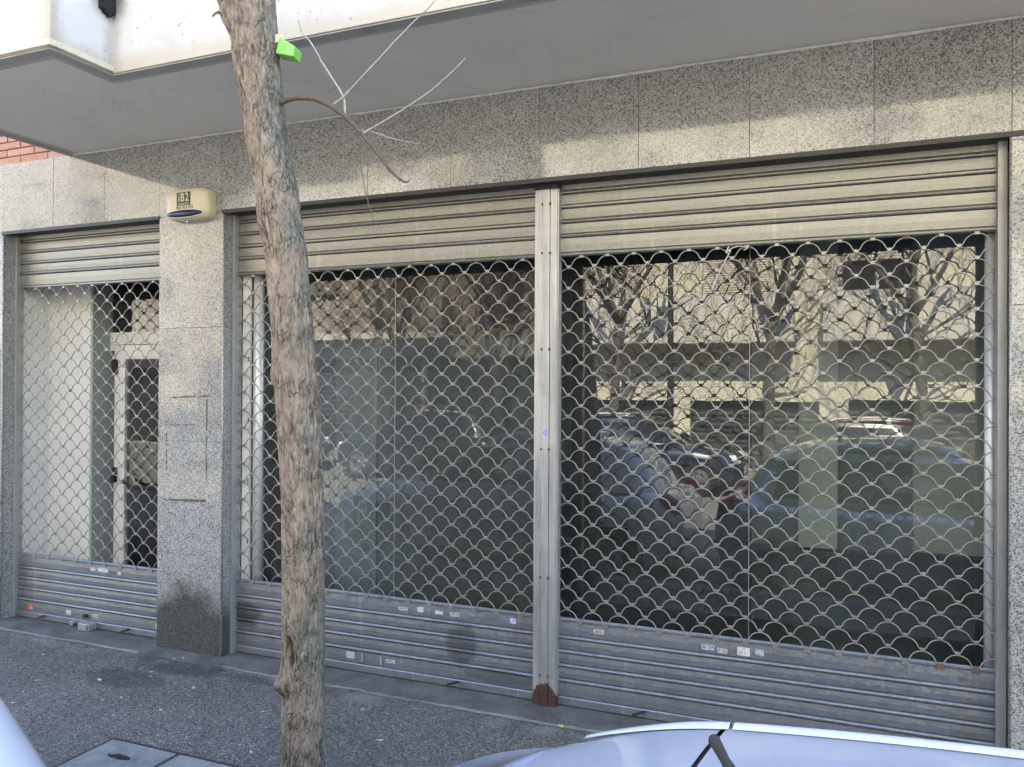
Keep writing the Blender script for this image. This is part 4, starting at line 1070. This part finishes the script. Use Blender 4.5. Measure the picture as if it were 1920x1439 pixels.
# ------------------------------------------------------------------ across the street (seen in the glass and the polished stone)
FY = -14.0
def facade(label, x0, x1, h, wallm, wins, blindm, ground, balc=(), dark=()):
    b_ = empty('apartment_building', ((x0+x1)/2, FY-4, 0), label, 'building', 'buildings across the street')
    # openings: (xa, xb, za, zb, blind 0..1)
    ops = wins+ground
    xs = sorted({x0, x1, *[o[0] for o in ops], *[o[1] for o in ops]}); zs = sorted({0.0, h, *[o[2] for o in ops], *[o[3] for o in ops]})
    m = MB()
    for xa, xb in zip(xs[:-1], xs[1:]):
        for za, zb in zip(zs[:-1], zs[1:]):
            cx_, cz_ = (xa+xb)/2, (za+zb)/2
            if any(o[0] < cx_ < o[1] and o[2] < cz_ < o[3] for o in ops): continue
            m.poly([(xa, FY, za), (xb, FY, za), (xb, FY, zb), (xa, FY, zb)])
    for o in ops:
        xa, xb, za, zb = o[:4]; Y2 = FY-.22
        for q in (((xa, za), (xa, zb)), ((xb, za), (xb, zb)), ((xa, za), (xb, za)), ((xa, zb), (xb, zb))):
            (p, r1), (s_, t_) = q; m.poly([(p, FY, r1), (s_, FY, t_), (s_, Y2, t_), (p, Y2, r1)])
    m.poly([(x0, FY, h), (x1, FY, h), (x1, FY-9, h), (x0, FY-9, h)]); m.poly([(x0, FY, 0), (x0, FY-9, 0), (x0, FY-9, h), (x0, FY, h)]); m.poly([(x1, FY, 0), (x1, FY-9, 0), (x1, FY-9, h), (x1, FY, h)])
    m.obj('wall', wallm, b_)
    for xa, xb, za, zb, bl in wins:
        w = MB(); e = .05
        w.box(xa, xa+e, FY-.2, FY-.15, za, zb).box(xb-e, xb, FY-.2, FY-.15, za, zb).box(xa+e, xb-e, FY-.2, FY-.15, za, za+e).box(xa+e, xb-e, FY-.2, FY-.15, zb-e, zb).box((xa+xb)/2-.03, (xa+xb)/2+.03, FY-.2, FY-.15, za+e, zb-e)
        wo = w.obj('window', 'white_trim', b_)
        MB().poly([(xa+e, FY-.19, za+e), (xb-e, FY-.19, za+e), (xb-e, FY-.19, zb-e), (xa+e, FY-.19, zb-e)]).obj('pane', 'window_dark', wo)
        if bl > 0:
            prof = []; z = zb; zend = zb-(zb-za)*bl
            while z > zend+.02: prof += [(FY-.10, z), (FY-.088, z-.025), (FY-.10, z-.05)]; z -= .055
            MB().sheet(prof, xa+.01, xb-.01).obj('blind', blindm, wo)
        MB().box(xa-.06, xb+.06, FY-.2, FY+.06, za-.06, za).obj('sill', 'stone_far', wo)
    for xa, xb, za, zb, mt in ground:
        prof = []; z = zb
        while z > za+.04: prof += [(FY-.18, z), (FY-.165, z-.06), (FY-.18, z-.12)]; z -= .125
        MB().sheet(prof, xa, xb).obj('garage_shutter', mt, b_)
    for xa, xb, zf, dep, pm in balc:
        o = MB().box(xa, xb, FY-.01, FY+dep, zf, zf+.18).obj('balcony', 'pale_wall', b_)
        MB().box(xa, xb, FY+dep-.08, FY+dep, zf+.18, zf+1.05).box(xa, xa+.08, FY, FY+dep-.08, zf+.18, zf+1.05).box(xb-.08, xb, FY, FY+dep-.08, zf+.18, zf+1.05).obj('parapet', pm, o)
    MB().box(x0, x1, FY-.02, FY+.22, h-.12, h+.25).obj('cornice', 'stone_far', b_)
    return b_
def winrow(x0, x1, n, z0, z1, w, bl):
    p = (x1-x0)/n; return [(x0+p*(i+.5)-w/2, x0+p*(i+.5)+w/2, z0, z1, bl[i % len(bl)]) for i in range(n)]
facade('cream apartment building across the street with balconies and roller blinds', -6.6, 5.2, 12.2, 'cream_wall',
       winrow(-6.6, 5.2, 4, 3.35, 5.35, 1.5, (1, .7, .35, .9))+winrow(-6.6, 5.2, 4, 6.3, 8.3, 1.5, (.6, 1, .4, 1))+winrow(-6.6, 5.2, 4, 9.2, 11.2, 1.5, (.3, .8, 1, .5)), 'blind',
       [(-6.1, -3.7, .02, 1.55, 'garage_grey'), (-3.2, -.4, .02, 1.55, 'garage_grey'), (.2, 4.6, .02, 1.6, 'garage_grey')],
       [(-6.4, -.9, 2.85, .75, 'pale_wall'), (-.3, 5.0, 2.85, .75, 'pale_wall'), (-6.4, -.9, 5.85, .8, 'pale_wall'), (-.3, 5.0, 5.85, .8, 'cream_wall'), (-6.4, 5.0, 8.8, .8, 'pale_wall')])
facade('ochre apartment building across the street with brown blinds', -17.5, -6.65, 10.6, 'ochre_wall',
       winrow(-17.5, -6.65, 4, 3.6, 5.3, 1.2, (1, .5, .8))+winrow(-17.5, -6.65, 4, 6.6, 8.4, 1.2, (.4, 1, .7)), 'blind_green',
       [(-17.2, -13.8, .02, 2.6, 'garage_grey'), (-13.7, -10.3, .02, 2.6, 'garage_grey'), (-10.2, -6.9, .02, 2.6, 'garage_grey')],
       [(-14.7, -9.4, 3.1, .6, 'ochre_wall'), (-14.7, -9.4, 6.1, .6, 'pale_wall')])
facade('pale tall apartment building across the street beyond the cream one', 5.25, 17.5, 13.6, 'pale_wall',
       winrow(5.25, 17.5, 5, 3.6, 5.4, 1.3, (.8, .2, 1))+winrow(5.25, 17.5, 5, 6.6, 8.4, 1.3, (.4, 1, .7))+winrow(5.25, 17.5, 5, 9.6, 11.4, 1.3, (.4, .9, .7)), 'blind',
       [(6.2, 9.2, .02, 2.4, 'garage_grey'), (10.5, 14.5, .02, 2.4, 'garage_grey')], [(5.6, 17.2, 3.0, .8, 'pale_wall'), (5.6, 17.2, 6.0, .8, 'pink_wall')])
facade('dull pinkish apartment building far along the opposite side', -31, -17.55, 11.5, 'pink_wall', winrow(-31, -17.55, 5, 3.6, 5.4, 1.3, (.8, .2, 1))+winrow(-31, -17.55, 5, 6.6, 8.4, 1.3, (.4, 1, .7)), 'blind',
       [(-29, -25, .02, 2.4, 'garage_grey'), (-23, -19, .02, 2.4, 'garage_grey')], [(-30.5, -18, 3.0, .7, 'pale_wall')])
for i, (x, y, lean, sd, lab) in enumerate(((1.7, -12.6, (-.10, 0, 1), 11, 'leaning bare tree across the street beside the maroon car'), (-4.7, -12.5, (.05, 0, 1), 5, 'bare tree across the street in front of the cream building'), (-10.8, -12.6, (.02, 0, 1), 8, 'bare tree across the street in front of the ochre building'), (6.9, -12.6, (-.05, 0, 1), 21, 'bare tree across the street at the pale building'), (-1.4, -12.9, (.03, 0, 1), 33, 'bare tree across the street between two dark garages'), (-7.6, -12.9, (-.03, 0, 1), 41, 'bare tree across the street where cream and ochre buildings meet'))):
    t_ = empty('bare_tree', (x, y, 0), lab, 'tree', 'bare trees across the street')
    rn = random.Random(sd); mb, mt = MB(), MB()
    P = [Vector((x, y, -.1))+Vector(lean)*k*.42 for k in range(9)]; tb = MB(); tb.tube(P, [.13-.006*k for k in range(9)], 10); tb.obj('trunk', 'far_bark', t_, smooth=True)
    for q in range(4):
        a = q*1.6+rn.uniform(-.4, .4); bare_tree(t_, P[-1], (math.cos(a)*.55, math.sin(a)*.55, 1), .07, 1.7, 4, rn, mb, mt)
    for q in range(4):
        a = q*1.7+rn.uniform(-.4, .4); bare_tree(t_, P[-2-q % 3], (math.cos(a)*.9, math.sin(a)*.9, .5), .038, 1.3, 4, rn, mb, mt)
    mb.obj('limbs', 'far_bark', t_, smooth=True); tag(mt.obj('crown', 'far_bark', t_), kind='stuff')
lp = empty('street_lamp', (-3.3, -12.1, 0), 'dark lamp post across the street between the bare trees', 'lamp')
MB().tube([(-3.3, -12.1, 0), (-3.3, -12.1, .9), (-3.3, -12.1, .92), (-3.3, -12.1, 6.0)], [.11, .10, .07, .05], 12).obj('pole', 'dark_metal', lp, smooth=True, angle=40)
MB().tube([(-3.3, -12.1, 5.95), (-3.3, -11.5, 6.15), (-3.3, -10.9, 6.2)], .035, 8).obj('arm', 'dark_metal', lp, smooth=True)
MB().box(-3.42, -3.18, -11.0, -10.4, 6.12, 6.24).obj('lamp_head', 'guide_metal', lp, bevel=.02)

st = MB()
st.tube(sm_path([(-.545, -.008, 2.60), (-.56, -.016, 2.565), (-.535, -.02, 2.575), (-.56, -.014, 2.53), (-.60, -.010, 2.45), (-.635, -.009, 2.37)], 5), .0032, 5)
st.tube(sm_path([(-.56, -.012, 2.575), (-.50, -.016, 2.595), (-.45, -.012, 2.585), (-.47, -.010, 2.575)], 5), .0028, 5)
tag(st.obj('string', 'white_line', None, (-.56, -.01, 2.5), smooth=True), 'pale string tied to the top of the wide grille', 'string')
